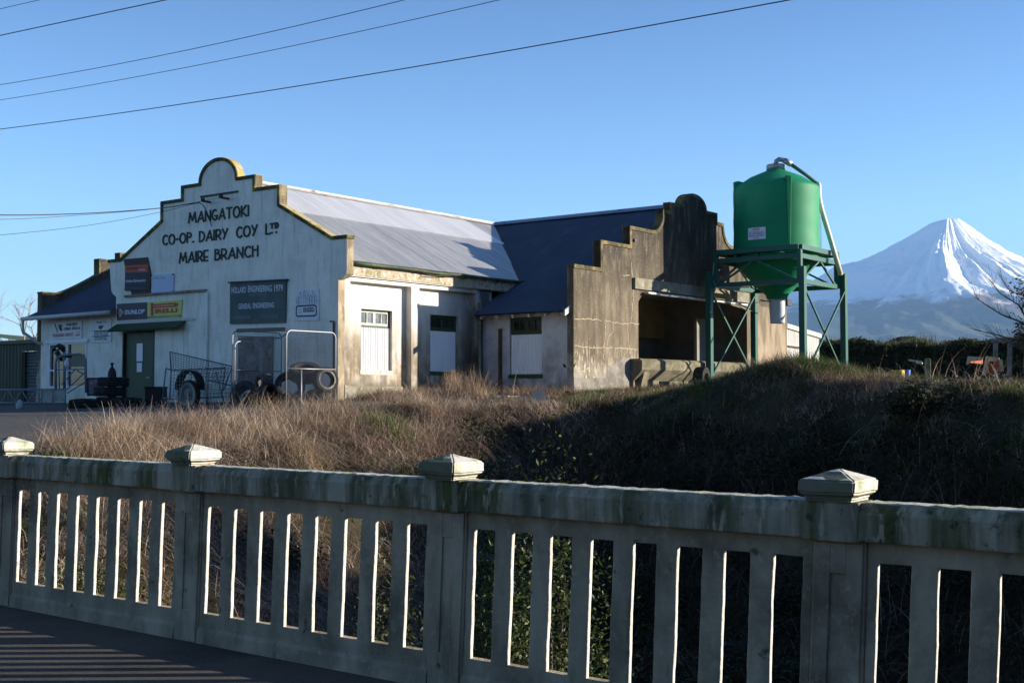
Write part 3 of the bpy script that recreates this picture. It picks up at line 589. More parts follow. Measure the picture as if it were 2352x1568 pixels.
# service cable bracket on the gable
mb = MB(); q = FP(2, 985, 500); q2 = FP(2, 1150, 468)
for p in (q, q2):
    mb = MB(); mb.beam((-.25, p[0], p[1]), (0, p[0], p[1]), .05); mb.lathe([(0, -.05), (.05, -.04), (.055, .03), (0, .05)], (-.25, p[0], p[1] + .04), 10); mb.build('cable_bracket', m_rust, FAC)
# ------------------------------------------------------------------ ground
CTRL = [(-13, 28.7, 1.05), (-4.15, 29.6, 1.36), (-9, 29, 1.10), (-3.8, 9.3, -.02), (-10, 14, .25), (-16, 20, .5), (3.5, 31.5, 1.60), (3.4, 27.6, 1.42), (7.1, 38, 1.88), (-18, 38, 1.15), (5.6, 24.5, 1.78), (8, 20, 1.55), (1.2, 27.5, 1.28),
        (-1, 26, 1.08), (13, 36, 1.8), (16, 55, 2.1), (-4, 55, 1.9), (-30, 55, 1.2), (30, 30, 2.0), (26, 4, .6), (-9, 21, .72), (-6, 24, 1.0), (-25, 9, -.1), (-12, 2, -.2), (-30, 20, .4), (40, 60, 2.1), (11, 26, 1.72), (14, 15, 1.2), (-2.5, 31, 1.5)]
CCT = np.array(CTRL); DCT = np.hypot(CCT[:, None, 0] - CCT[None, :, 0], CCT[:, None, 1] - CCT[None, :, 1])
NCT = len(CTRL); ACT = np.zeros((NCT + 3, NCT + 3)); ACT[:NCT, :NCT] = DCT; ACT[:NCT, NCT] = 1; ACT[:NCT, NCT + 1:] = CCT[:, :2]; ACT[NCT, :NCT] = 1; ACT[NCT + 1:, :NCT] = CCT[:, :2].T
WCT = np.linalg.solve(ACT, np.concatenate([CCT[:, 2], [0, 0, 0]]))
CREST = np.array([(-4.6, -30), (-4.7, 6), (-4.9, 9), (-5.6, 12), (-6.3, 16), (-5.9, 19), (-5.2, 21.5), (-3.6, 24), (-1.5, 25.6), (.6, 26.6), (3.0, 26.4), (4.6, 25), (5.8, 23), (7.4, 19.5), (10.5, 15.5), (18, 11), (60, 2)], float)
GPOLY = np.vstack([CREST, [(60, -60), (-4, -60)]])
def yardz(x, y):
    d = np.hypot(x[..., None] - CCT[:, 0], y[..., None] - CCT[:, 1]); z = d @ WCT[:NCT] + WCT[NCT] + WCT[NCT + 1] * x + WCT[NCT + 2] * y
    r = np.hypot(x, y - 25); k = np.clip((r - 40) / 60, 0, 1); return z * (1 - k) + 1.6 * k
def crest_d(x, y):
    best = np.full(x.shape, 1e9)
    for a, b in zip(CREST[:-1], CREST[1:]):
        e = b - a; t = np.clip(((x - a[0]) * e[0] + (y - a[1]) * e[1]) / (e @ e), 0, 1); best = np.minimum(best, np.hypot(x - a[0] - t * e[0], y - a[1] - t * e[1]))
    ins = np.zeros(x.shape, bool)
    for i in range(len(GPOLY)):
        a, b = GPOLY[i], GPOLY[(i + 1) % len(GPOLY)]
        c = ((a[1] > y) != (b[1] > y)); xi = (b[0] - a[0]) * (y - a[1]) / (b[1] - a[1] + 1e-12) + a[0]; ins ^= c & (x < xi)
    return np.where(ins, best, -best)
RD_ = Vector((.7852, -.6193, 0)); RN_ = Vector((.6193, .7852, 0)); RP0 = atz(0, 1387, 0.0)        # bridge rail line and its outward normal
_ph = rng.uniform(0, 6, 16)
def fbm(x, y, s):
    o = 0
    for i in range(4): f = s * 1.9 ** i; o = o + np.sin(x * f + _ph[i] + 1.3 * np.sin(y * f * .7 + _ph[i + 4])) * np.cos(y * f * 1.1 + _ph[i + 8] + np.sin(x * f * .6 + _ph[i + 12])) / 1.7 ** i
    return o
def ground(x, y):
    x = np.asarray(x, float); y = np.asarray(y, float); z = yardz(x, y); d = crest_d(x, y) + .35 * fbm(x, y, .8)
    k = np.clip((x + 3.5) / 5, 0, 1); s = .38 * (1 - k) + 1.25 * k; dd = np.clip(d, 0, None)
    drop = np.where(dd < .8, s * dd * dd / 1.6, s * (dd - .4)); dl = np.where(dd < 2.0, .14 * dd, .28 + 1.0 * (dd - 2.0)); drop = drop * k + dl * (1 - k); drop = 4.2 * (1 - np.exp(-drop / 4.2 * 1.15))
    z = z - drop
    edge = np.exp(-(d + .3) ** 2 / 1.2) * .06 + np.clip(d + .6, 0, 1) * .09 * fbm(x, y, 1.7)   # turfy lip
    far = np.clip(1 - np.hypot(x, y - 20) / 60, 0, 1); z = z + edge * far
    m = np.exp(-((x - 5.7) ** 2 / 2.6 + (y - 25.0) ** 2 / 2.2)) * .28 + np.exp(-((x - 4.9) ** 2 / 2 + (y - 26) ** 2 / 2)) * .14; z = z + m  # mound by the silo
    q = (x - RP0.x) * RN_.x + (y - RP0.y) * RN_.y; k2 = np.clip(1 - q / .6, 0, 1); k2 = np.where(q > -11, k2, 0); z = np.where((k2 > 0) , np.minimum(z, z * (1 - k2) + (-.35) * k2), z)
    return z
def gz(x, y): return float(ground(np.array([x]), np.array([y]))[0])
def axis(lo, hi, st, far):
    c = list(np.arange(lo, hi, st)); s = st; p = hi
    while p < far: c.append(p); s *= 1.35; p += s
    s = st; p = lo - st
    while p > -far: c.insert(0, p); s *= 1.35; p -= s
    return np.array(c)
xs = axis(-22, 22, .22, 7500); ys = axis(-8, 46, .22, 7500)
X, Y = np.meshgrid(xs, ys, indexing='ij'); Z = ground(X, Y)
I = np.arange(X.size).reshape(X.shape); F = np.stack([I[:-1, :-1], I[1:, :-1], I[1:, 1:], I[:-1, 1:]], -1).reshape(-1, 4)
m_ground = mat('turf_soil', (.040, .030, .018), .95, [((.025, .032, .012), 1.1, .45, .62, .8), ((.07, .052, .032), 3.0, .5, .68, .7), ((.03, .024, .016), 5, .5, .65, .7)], (6, .8, (1, 1, 1), .08))
g = npmesh('ground', np.stack([X, Y, Z], -1).reshape(-1, 3), F, m_ground, smooth=True); tag(g, kind='structure')
# sealed yard in front of the factory
m_yard = mat('worn_seal', (.075, .070, .064), .9, [((.11, .10, .085), 1.2, .45, .65, .7), ((.06, .058, .055), 4, .5, .65, .6), ((.13, .11, .08), .5, .55, .7, .5)], (60, .4, (1, 1, 1), .01))
xs = np.arange(-34, 5, .3); ys = np.arange(10.5, 36, .3); X, Y = np.meshgrid(xs, ys, indexing='ij'); d = crest_d(X, Y) + .2 * fbm(X, Y, 1.2)
q = (X - RP0.x) * RN_.x + (Y - RP0.y) * RN_.y
Z = ground(X, Y) + .012; I = np.arange(X.size).reshape(X.shape); ok = (d < -1.1) & (q > 1.5) & (X < .8 + .5 * np.sin(Y * 1.7))
F = np.stack([I[:-1, :-1], I[1:, :-1], I[1:, 1:], I[:-1, 1:]], -1).reshape(-1, 4); okf = ok.ravel()[F].all(1)
y_ = npmesh('yard', np.stack([X, Y, Z], -1).reshape(-1, 3), F[okf], m_yard, smooth=True); tag(y_, kind='structure')
# puddle on the pad
m_water = mat('puddle_water', (.12, .13, .14), .03, [], None, 0, .8)
pc = atz(1098, 941, 1.30); 
mb = MB(); P = [(pc.x + math.cos(t) * .62 * (1 + .2 * math.sin(3 * t)), pc.y + math.sin(t) * .5) for t in np.linspace(0, 6.28, 24)[:-1]]
zc_ = max(gz(x, y) for x, y in P[::3]) + .02
mb.add([(x, y, zc_) for x, y in P], [tuple(range(len(P)))]); o = mb.build('puddle', m_water); tag(o, kind='structure')
# ------------------------------------------------------------------ bridge: road deck and concrete railing
def RB(t, n, z, lean=True): return RP0 + RD_ * (t + (.045 * z if lean else 0)) + RN_ * n + Vector((0, 0, z))
m_road = mat('road_chip_seal', (.075, .063, .051), .9, [((.075, .066, .056), 3, .5, .7, .6), ((.028, .025, .022), 1.2, .5, .65, .6), ((.20, .17, .14), 60, .60, .68, .8)], (90, .9, (1, 1, 1), .012))
mb = MB(); v = []
for t in (-60, 40):
    for n, z in ((-10, -.5), (-10, 0.0), (-.02, 0), (-.02, -.5)): v.append(RB(t, n, z, False))
mb.add(v, [(0, 1, 2, 3), (7, 6, 5, 4), (0, 4, 5, 1), (1, 5, 6, 2), (2, 6, 7, 3), (3, 7, 4, 0)]); o = mb.build('road', m_road); tag(o, kind='structure')
# grit along the kerb
m_slot = mat('slot_limewash', (.66, .64, .58), .9, [((.45, .42, .36), 16, .5, .7, .6)], (60, .8, (1, 1, 1), .008))  # paler copy of the rail concrete; sunlight on slot sides put into colour
m_rail = mat('rail_concrete', (.46, .375, .26), .9, [((.24, .195, .13), 3.0, .36, .62, .85, (1.4, 1.4, .5)), ((.09, .072, .048), 2.0, .5, .68, .7), ((.05, .06, .018), 3.5, .60, .75, .7, (2, 2, .3)), ((.5, .41, .29), 22, .55, .7, .5), ((.05, .045, .035), 9, .66, .72, .8)], (45, 1.0, (1, 1, 1), .006))
m_top = mat('mossy_handrail', (.42, .36, .26), .9, [((.080, .085, .020), 2.6, .43, .60, .95, (1.6, 1.6, .2)), ((.035, .038, .014), 4, .48, .66, .8, (2, 2, .2)), ((.16, .15, .11), 1.6, .5, .62, .7), ((.46, .40, .29), 9, .56, .64, .7, (2.5, 2.5, .5)), ((.02, .022, .01), 16, .60, .68, .7)], (35, 1.0, (1, 1, 1), .008))
m_upper = mat('lichen_crust', (.50, .50, .45), .9, [((.38, .26, .09), 6, .56, .66, .8), ((.30, .34, .16), 5, .48, .62, .8), ((.20, .21, .15), 12, .5, .62, .7)], (50, 1, (1, 1, 1), .012))
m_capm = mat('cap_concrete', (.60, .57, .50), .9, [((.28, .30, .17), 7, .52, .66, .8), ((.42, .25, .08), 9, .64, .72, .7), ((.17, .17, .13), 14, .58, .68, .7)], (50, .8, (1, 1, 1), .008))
m_capd = mat('cap_road_side', (.19, .175, .13), .9, [((.14, .16, .07), 6, .45, .62, .8), ((.10, .09, .06), 12, .55, .66, .7)], (50, .8, (1, 1, 1), .008))  # darker cap copy: dirt plus road-side and underside shade put into colour
SPN = FOC and ((1 / 2938 - 1 / 3535) + (1 / 3535 - 1 / 4428)) / 2 * (RP0.y * 2500) / .6193
def tpos(u):     # distance along the rail line that the sight line through column u meets
    d = ray(u, HOR); c = CAM - RP0; den = d.x * RD_.y - d.y * RD_.x; return (c.x * d.y - c.y * d.x) / -den * -1 if False else ((c.y * d.x - c.x * d.y) / (RD_.y * d.x - RD_.x * d.y))
T3 = tpos(1022); T4 = tpos(1905); SPN = T4 - T3; T2 = tpos(430)
print('span', SPN, 'T3', T3, 'T2', T2, T3 - SPN)
RAIL = thing('bridge_railing', 'weathered white concrete bridge railing with slotted panels and mossy handrail, running along the road edge', 'railing', RP0)
PWD = .24; TOPZ = 1.10
def rough(mb, amp, seed):
    for i, p in enumerate(mb.v): mb.v[i] = p + noise.noise_vector(p * 6 + Vector((seed, 0, 0))) * amp + noise.noise_vector(p * 30) * amp * .5
def lbox(mb, t0, t1, n0, n1, z0, z1, nt_=1, nz_=1):
    """box in rail measures, its long sides subdivided so the arrises can wander"""
    ts = [t0 + (t1 - t0) * i / nt_ for i in range(nt_ + 1)]; zs_ = [z0 + (z1 - z0) * i / nz_ for i in range(nz_ + 1)]
    base = len(mb.v); key = {}
    def P(i, j, k):
        q = (i, j, k)
        if q not in key: key[q] = len(mb.v); mb.v.append(RB(ts[i], n1 if j else n0, zs_[k]))
        return key[q]
    def f(*q): mb.f.append([P(*x) for x in q]); mb.mi.append(mb.m)
    for i in range(nt_):
        for k in range(nz_):
            for j in (0, 1): f((i, j, k), (i + 1, j, k), (i + 1, j, k + 1), (i, j, k + 1))
    for i in range(nt_):
        for k in (0, nz_): f((i, 0, k), (i + 1, 0, k), (i + 1, 1, k), (i, 1, k))
    for k in range(nz_):
        for i in (0, nt_): f((i, 0, k), (i, 1, k), (i, 1, k + 1), (i, 0, k + 1))
def extr(mb, prof, t0, t1, n=14):
    ts = [t0 + (t1 - t0) * i / n for i in range(n + 1)]; m = len(prof)
    mb.add([RB(t, a, z) for t in ts for a, z in prof], [(i * m + k, i * m + (k + 1) % m, (i + 1) * m + (k + 1) % m, (i + 1) * m + k) for i in range(n) for k in range(m)] + [tuple(range(m)), tuple(n * m + k for k in range(m))])
SB, ST = .185, .855; PT = .025; PN = .0
NS = 8
for bay in range(-3, 7):
    tc = T3 + bay * SPN; ta, tb = tc + PWD / 2, tc + SPN - PWD / 2
    # post with a sunk panel
    mb = MB(); o_ = .055
    lbox(mb, tc - PWD / 2 + .0, tc + PWD / 2 - .0, -.010, .035, -.02, TOPZ - .16, 2, 8); rough(mb, .0025, bay)
    post = mb.build('post', m_rail, RAIL, bevel=.008)
    mb = MB(); lbox(mb, tc - PWD / 2 + .012, tc - .035, -.019, -.0085, .0, TOPZ - .17, 1, 6); lbox(mb, tc + .035, tc + PWD / 2 - .012, -.019, -.0085, .0, TOPZ - .17, 1, 6); lbox(mb, tc - .036, tc + .036, -.0185, -.009, .80, TOPZ - .171, 1, 1); lbox(mb, tc - .036, tc + .036, -.0185, -.009, .0, .20, 1, 1)
    rough(mb, .002, bay + 9); mb.build('moulding', m_rail, post, bevel=.004)
    mb = MB(); lbox(mb, tc - PWD / 2 - .03, tc + PWD / 2 - .02, -.060, .11, TOPZ - .163, TOPZ + .004, 3, 3); rough(mb, .003, bay + 3); mb.build('post_head', m_top, post, bevel=.008)
    # cap: neck, splayed underside, slab, low pyramid
    mb = MB(); h = PWD / 2 + .006; nm = .025; zt0 = TOPZ + .003; sc = [(h - .028, zt0), (h - .028, zt0 + .014), (h, zt0 + .036), (h, zt0 + .090)]
    ring = []
    for r_, z in sc: ring.append([RB(tc - .03 + a * r_, nm + b * r_, z) for a, b in ((-1, -1), (1, -1), (1, 1), (-1, 1))])
    v = [p for q in ring for p in q] + [RB(tc - .03, nm, zt0 + .135)]; f = [(4 * i + k, 4 * i + (k + 1) % 4, 4 * i + 4 + (k + 1) % 4, 4 * i + 4 + k) for i in range(3) for k in range(4)]
    mb.add(v, f + [(12 + k, 12 + (k + 1) % 4, 16) for k in range(4)])
    import bmesh as _b
    cap = mb.build('cap', m_capm, post)
    bm = _b.new(); bm.from_mesh(cap.data); _b.ops.bevel(bm, geom=bm.edges[:], offset=.007, segments=2, affect='EDGES'); _b.ops.triangulate(bm, faces=[f for f in bm.faces if len(f.verts) > 4]); _b.ops.subdivide_edges(bm, edges=[e for e in bm.edges if e.calc_length() > .06], cuts=3, use_grid_fill=True)
    for v in bm.verts: v.co += noise.noise_vector(v.co * 14 + Vector((bay, 0, 0))) * .0035 + noise.noise_vector(v.co * 60) * .002
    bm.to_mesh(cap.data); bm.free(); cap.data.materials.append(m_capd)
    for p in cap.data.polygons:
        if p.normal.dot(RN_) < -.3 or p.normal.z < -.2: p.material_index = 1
    # handrail with splayed top edges
    mb = MB(); extr(mb, [(-.055, TOPZ - .155), (-.055, TOPZ - .045), (-.03, TOPZ), (.08, TOPZ), (.105, TOPZ - .045), (.105, TOPZ - .155)], ta - .03, tb - .0, 40); rough(mb, .003, bay * 3)
    mb.build('handrail', m_top, RAIL, bevel=.004)
    mb = MB(); lbox(mb, ta - .0, tb + .0, -.028, .078, TOPZ - .004, TOPZ + .006, 60, 1); 
    for i, p in enumerate(mb.v): mb.v[i] = p + Vector((0, 0, abs(noise.noise(p * 40)) * .010 - .003)) 
    mb.build('lichen_layer', m_upper, RAIL)
    # upper band, sill, balusters
    mb = MB(); lbox(mb, ta, tb, PN - .0, PN + PT + .02, ST, TOPZ - .15, 24, 2); rough(mb, .002, bay); mb.build('upper_panel', m_rail, RAIL, bevel=.004)
    mb = MB(); extr(mb, [(PN - .0, SB), (PN, .10), (-.012, .075), (-.022, -.02), (.09, -.02), (.08, .10), (PN + PT + .02, SB)], ta, tb, 24); rough(mb, .002, bay + 5); mb.build('sill', m_rail, RAIL)
    pitch = (tb - ta) / NS; bw = pitch * .47
    for k in range(NS + 1):
        x = ta + k * pitch; a, b = (x - bw / 2, x + bw / 2) if 0 < k < NS else ((x, x + bw * .42) if k == 0 else (x - bw * .42, x))
        mb = MB(); lbox(mb, a, b, PN, PN + PT, SB - .01, ST + .01, 1, 26); rough(mb, .0034, bay * 11 + k * 1.7)
        # small fillets at head
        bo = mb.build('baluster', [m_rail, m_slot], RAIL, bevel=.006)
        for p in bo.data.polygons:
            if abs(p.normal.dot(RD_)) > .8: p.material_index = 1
# dark repaired spots on the concrete
# ------------------------------------------------------------------ silo on its stand (aligned with the factory)
SIL = Vector((13.9, -4.76, 0)); gS = 1.7
def settle(o):   # set a silo thing down on its plot beside the loading dock
    org = ORG[o]; o.matrix_world = BM @ Matrix.Translation((13.10, -5.15, 1.55)) @ Matrix.Scale(.978, 4) @ Matrix.Translation((-13.9, 4.76, -1.55)) @ Matrix.Translation(org)
def TB(x, y, z): return Vector((SIL.x + x, SIL.y + y, z))
STAND = thing('silo_stand', 'dark teal steel stand with crossed braces carrying the green silo', 'stand', TB(0, 0, gS), BM)
H = 1.5
for i, (sx, sy) in enumerate(((-1, -1), (-1, 1), (1, -1), (1, 1))):
    mb = MB(); x, y = sx * H, sy * H; mb.box(SIL.x + x - .09, SIL.x + x + .09, SIL.y + y - .09, SIL.y + y + .09, 1.0, 5.22); mb.build('leg', m_teal, STAND, bevel=.012)
h = 1.35
for (x0, y0), (x1, y1) in (((-h, -h), (-h, h)), ((h, -h), (h, h)), ((-h, -h), (h, -h)), ((-h, h), (h, h))):
    mb = MB()
    for z, t in ((5.80, .15), (5.55, .14), (4.82, .14)): mb.beam(TB(x0, y0, z), TB(x1, y1, z), .10 if z < 5.7 else .18, t)
    mb.build('frame_rail', m_teal, STAND, bevel=.006)
    a, b = TB(x0, y0, 4.85), TB(x1, y1, 4.85); c = TB(x0, y0, 5.52).lerp(TB(x1, y1, 5.52), .52)
    mb = MB(); mb.beam(a.lerp(b, .04), c, .055); mb.beam(b.lerp(a, .04), c, .055); mb.build('truss_brace', m_teal, STAND)
for x, y in ((-h, -h), (-h, h), (h, -h), (h, h)):
    mb = MB(); mb.box(SIL.x + x - .065, SIL.x + x + .065, SIL.y + y - .065, SIL.y + y + .065, 4.77, 5.74); mb.build('corner_post', m_teal, STAND)
    mb = MB(); sx, sy = math.copysign(1, x), math.copysign(1, y); mb.box(*sorted((SIL.x + x + sx * .05, SIL.x + sx * (H + .08))), *sorted((SIL.y + y + sy * .05, SIL.y + sy * (H + .08))), 4.78, 5.16); mb.build('bracket', m_teal, STAND)
mb = MB()
for t in (-.7, 0, .7): mb.beam(TB(-h, t, 5.66), TB(h, t, 5.66), .08, .10)
mb.build('cross_beam', m_teal, STAND)
for y in (-H, H):     # crossed braces on the two sides that show
    mb = MB(); mb.beam(TB(-H + .05, y - .0, 4.7), TB(H - .05, y, 2.1), .05, .05); mb.build('cross_brace', m_teal, STAND)
    mb = MB(); mb.beam(TB(-H + .05, y - .055, 2.1), TB(H - .05, y - .055, 4.7), .05, .05); mb.build('cross_brace', m_teal, STAND)
mb = MB(); mb.tube([TB(-1.42, 1.38, 5.5), TB(-1.44, 1.42, 5.0), TB(-1.42, 1.30, 4.76), TB(-1.42, .2, 4.70)], .018, 6); mb.build('hose', m_zinc, STAND)
SILO = thing('feed_silo', 'green plastic feed silo with conical roof and hopper, standing on the teal steel stand', 'silo', TB(0, 0, 4.4), BM)
RT = 1.285; c0 = (SIL.x, SIL.y, 0)
mb = MB(); prof = [(.30, 4.42), (.34, 4.55), (RT * .5, 4.82), (RT * .86, 5.36), (RT * .99, 5.62), (RT, 5.72)]
mb.lathe(prof, c0, 64); mb.build('hopper', m_tank, SILO, True)
mb = MB(); prof = [(RT, 5.72), (RT + .012, 5.78), (RT, 5.86)]
prof += [(RT + .006 * math.sin(i * 1.6), 5.86 + i * .19) for i in range(1, 10)] + [(RT, 7.74), (RT - .015, 7.80), (RT - .06, 7.84), (RT * .62, 8.12), (.30, 8.33), (.25, 8.40)]
mb.lathe(prof, c0, 96); mb.build('tank_body', m_tank, SILO, True)
def rib(ang, name='lug_rib', w=.07, out=.10):
    mb = MB(); ca, sa = math.cos(ang), math.sin(ang); d = Vector((ca, sa, 0)); s = Vector((-sa, ca, 0)); c = Vector((SIL.x, SIL.y, 0))
    P = [(RT - .05, 5.9), (RT + .012, 5.95), (RT + .02, 7.70), (RT + .03, 7.97), (RT - .10, 8.00), (RT - .42, 7.92)]
    v = []
    for sgn in (-1, 1):
        for r_, z in P: v.append(c + d * r_ + s * sgn * w * (1 if z > 7.5 else .55) + Vector((0, 0, z)))
    n = len(P); f = [tuple(range(n)), tuple(range(2 * n - 1, n - 1, -1))] + [(i, (i + 1) % n, n + (i + 1) % n, n + i) for i in range(n)]
    mb.add(v, f); return mb.build(name, m_tank, SILO, bevel=.012)
cb = BI @ CAM; vA = math.atan2(cb.y - SIL.y, cb.x - SIL.x)
for a in (vA + math.asin(.29), vA + math.asin(.29) + math.pi / 2, vA + math.asin(.29) - math.pi / 2, vA + math.asin(.29) + math.pi): rib(a)
mb = MB(); mb.lathe([(.0, 8.53), (.27, 8.52), (.285, 8.49), (.285, 8.37), (.26, 8.36)], c0, 32); mb.build('lid', m_zinc, SILO, True)
# notice on the tank, curved with it
nm_ = ['NOTICE', 'BULK FEED HELD IN THIS', 'SILO IS THE PROPERTY OF', 'RANGIORA FERTILISER', 'CO-OP LTD']
def tank_pt(phi, z, off): return Vector((SIL.x + (RT + off) * math.cos(phi), SIL.y + (RT + off) * math.sin(phi), z))
uL, vT = 1700 + 345 * .38251, 360 + 498 * .38251; uR, vB = 1700 + 452 * .38251, 360 + 575 * .38251
def sx_(u): return (u * .9408 - 1785.5) / 97.5
pL = vA + math.asin(sx_(uL)); pR = vA + math.asin(sx_(uR)); zT_ = 1.55 + (905 - vT * .9408) / 2900 * 36.9; zB_ = 1.55 + (905 - vB * .9408) / 2900 * 36.9
mb = MB(); v = []
for i in range(9): ph = pL + (pR - pL) * i / 8; v += [tank_pt(ph, zB_, .012), tank_pt(ph, zT_, .012), tank_pt(ph, zB_, .0), tank_pt(ph, zT_, .0)]
mb.add(v, [(4 * i, 4 * i + 4, 4 * i + 5, 4 * i + 1) for i in range(8)] + [(4 * i + 1, 4 * i + 5, 4 * i + 7, 4 * i + 3) for i in range(8)])
NO = thing('notice_plate', 'white notice with a red heading fixed to the side of the green silo', 'sign', tank_pt((pL + pR) / 2, zB_, 0), BM)
mb.build('plate', m_white, NO)
hz = zT_ - zB_
m_redt = mat('red_print', (.35, .03, .05), .6); m_bluet = mat('dark_print', (.03, .05, .13), .6)
for s, x0, x1, y0, y1 in ((nm_[0], .30, .68, .74, .94), (nm_[1], .08, .90, .56, .65), (nm_[2], .07, .95, .41, .51), (nm_[3], .06, .92, .25, .36), (nm_[4], .32, .66, .08, .18)):
    mb = MB(); font_text(mb, s, [(x0, y0), (x1, y0), (x1, y1), (x0, y1)], lambda x, y, t: tank_pt(pL + (pR - pL) * x, zB_ + hz * y, t), .016, .02); mb.build('lettering', m_redt if s == 'NOTICE' else m_bluet, NO)
# fill pipe over the lid
e0 = Vector((SIL.x, SIL.y, 8.5)); rv = Vector((cb.y - SIL.y, -(cb.x - SIL.x), 0)).normalized()
tR = BI.to_3x3() @ Vector((1, 0, 0))
def TP(u, v, Y=38.2): Y -= .85; return BI @ at((1700 + u * .38251) * .9408, (360 + v * .38251) * .9408, Y)
PIPE = thing('fill_pipe', 'bent fill pipe running from the silo lid down its right side', 'pipe', TP(925, 815), BM)
mb = MB(); mb.tube([TP(507, 108, 38.0), TP(510, 88, 38), TP(528, 76, 38), TP(552, 80, 38), TP(580, 92, 38)], .07, 12); mb.build('elbow', m_zinc, PIPE, True)
mb = MB(); mb.tube([TP(560, 82, 38), TP(605, 108, 38)], .088, 12); mb.build('coupling', m_zinc, PIPE, True)
m_pg = mat('grey_green_pipe', (.07, .12, .09), .5)
mb = MB(); mb.tube([TP(600, 106, 38), TP(700, 175, 38.1), TP(765, 225, 38.2), TP(778, 250, 38.2)], .055, 10); mb.build('upper_pipe', m_pg, PIPE, True)
mb = MB(); mb.tube([TP(772, 225, 38.2), TP(781, 240, 38.2), TP(783, 320, 38.2), TP(800, 400, 38.1), TP(860, 600, 37.9), TP(922, 812, 37.7)], .075, 12); mb.build('delivery_pipe', m_creampipe, PIPE, True)
mb = MB(); mb.tube([TB(0, 0, 0) + Vector((-math.sin(vA), math.cos(vA), 0)) * (RT + .03) + Vector((0, 0, z)) for z in (5.8, 7.6)], .008, 6)
mb.build('strap', m_zinc, SILO)
# canvas chute under the hopper
mb = MB(); prof = [(.20, 4.50), (.235, 4.42), (.235, 4.2), (.225, 3.9), (.215, 3.70), (.20, 3.68)]
mb.lathe(prof, c0, 28)
for i, p in enumerate(mb.v): mb.v[i] = p + noise.noise_vector(Vector((p.x * 5, p.y * 5, p.z * 1.5))) * .03
sock = mb.build('discharge_sock', m_bag, None, True, org=(SIL.x, SIL.y, 3.68), M=BM); tag(sock, 'translucent white sock hanging from the hopper of the green silo', 'bag')
mb = MB(); mb.tube([TP(345, 1000, 37.5), TP(400, 985, 37.6), TP(470, 976, 37.8)], .008, 6); mb.beam(TP(402, 974, 37.7), TP(470, 984, 37.7), .05, .03); o = mb.build('slide_gate', m_black, SILO)
settle(sock); settle(STAND); settle(SILO); settle(NO)
# ------------------------------------------------------------------ mountain
MX, MY = (2200 - CX) / FOC * 15000, 15000.0
prof = [(1410, 108), (1350, 125), (1290, 143), (1200, 200), (1090, 270), (960, 335), (850, 395), (700, 455), (600, 478), (520, 497), (400, 570), (280, 640), (80, 735), (-200, 820), (-700, 930), (-1500, 1040), (-3000, 1150)]
pk = zz(7, 1440, 108)[0]; rr = []; hh = []
for x, y in prof:
    u, v = zz(7, x, y); rr.append(max(0, (pk - u) / FOC * 15000)); hh.append(max(0, (HOR - v) / FOC * 15000))
rr = np.array(rr); hh = np.array(hh); rr[0] = 0; print('left profile', rr.round(), hh.round())
k = rr < 2600; rr = np.append(rr[k], [3600, 5200, 7500, 9500]); hh = np.append(hh[k], [620, 330, 90, 0])
profR = [(1440, 108), (1515, 106), (1640, 190), (1760, 278), (1900, 362), (2045, 432), (2300, 560), (2700, 700), (3300, 850), (4200, 1000), (6000, 1150)]
r2 = np.array([max(0, (zz(7, x, y)[0] - pk) / FOC * 15000) for x, y in profR]); h2_ = np.array([max(0, (HOR - zz(7, x, y)[1]) / FOC * 15000) for x, y in profR])
MX = (pk - CX) / FOC * 15000
k = r2 < 3200; r2 = np.append(r2[k], [4200, 5600, 7500, 9500]); h2_ = np.append(h2_[k], [560, 300, 90, 0])
NA, NR = 1300, 300
ang = np.linspace(0, 2 * np.pi, NA, endpoint=False); rad = 11000 * (np.linspace(0, 1, NR) ** 1.7)
AA, RR = np.meshgrid(ang, rad, indexing='ij')
kR = .5 + .5 * np.cos(AA); kR = kR ** 1.0
base = np.interp(RR, rr, hh) * (1 - kR) + np.interp(RR, r2, h2_) * kR
pr = np.random.default_rng(5)
rid = np.zeros_like(base); wsum = 0
for f, a in ((7, .7), (13, .8), (23, .6), (41, .4), (75, .2), (130, .09)):
    p1, p2, p3 = pr.uniform(0, 6.28, 3)
    ph = (AA - .00008 * RR) * f + p1 + 1.1 * np.sin(RR / 900 + p2) + .6 * np.sin(RR / 333 + p3) + 1.5 * np.sin(AA * 3 + p3)
    fr = (ph / 6.2832) % 1.0; saw = np.where(fr < .45, 1 - 2 * fr / .45, -1 + 2 * (fr - .45) / .55)     # ridges steep on the side to the sun
    rid += a * saw * np.clip(RR * f / 9000, 0, 1); wsum += a
big = np.interp(np.degrees(AA) - .002 * RR, [170, 200, 226, 246, 262, 268, 285, 292, 312, 340, 360], [0, -150, -190, 60, -90, -75, -230, -215, -320, -160, 0]) * np.exp(-((RR - 1600) / 1300) ** 2) * np.clip(RR / 350, 0, 1)
base = base + big
amp = 125 * np.clip(RR / 900, .05, 1) * np.exp(-(RR / 5200) ** 2)
side = np.clip(1 - np.abs(np.sin(AA)) ** 4 * 0, 0, 1)
edge_ = np.clip(np.abs(np.sin(AA)) ** 2 * 1.3, .10, 1)      # silhouettes stay as surveyed
base = base + rid / wsum * amp * edge_
for f in (1 / 140, 1 / 60, 1 / 28): base += 9 * (f * 140) ** -.6 * fbm(RR * np.cos(AA), RR * np.sin(AA), f) * np.clip(RR / 600, .2, 1) * np.exp(-(RR / 6000) ** 2)
MXY = np.stack([MX + RR * np.cos(AA), MY + RR * np.sin(AA), np.maximum(base, 0) + 1.55 - np.where(RR > 10500, 30, 0)], -1).reshape(-1, 3)
I = np.arange(NA * NR).reshape(NA, NR); I2 = np.roll(I, -1, 0)
F = np.stack([I[:, :-1], I[:, 1:], I2[:, 1:], I2[:, :-1]], -1).reshape(-1, 4)
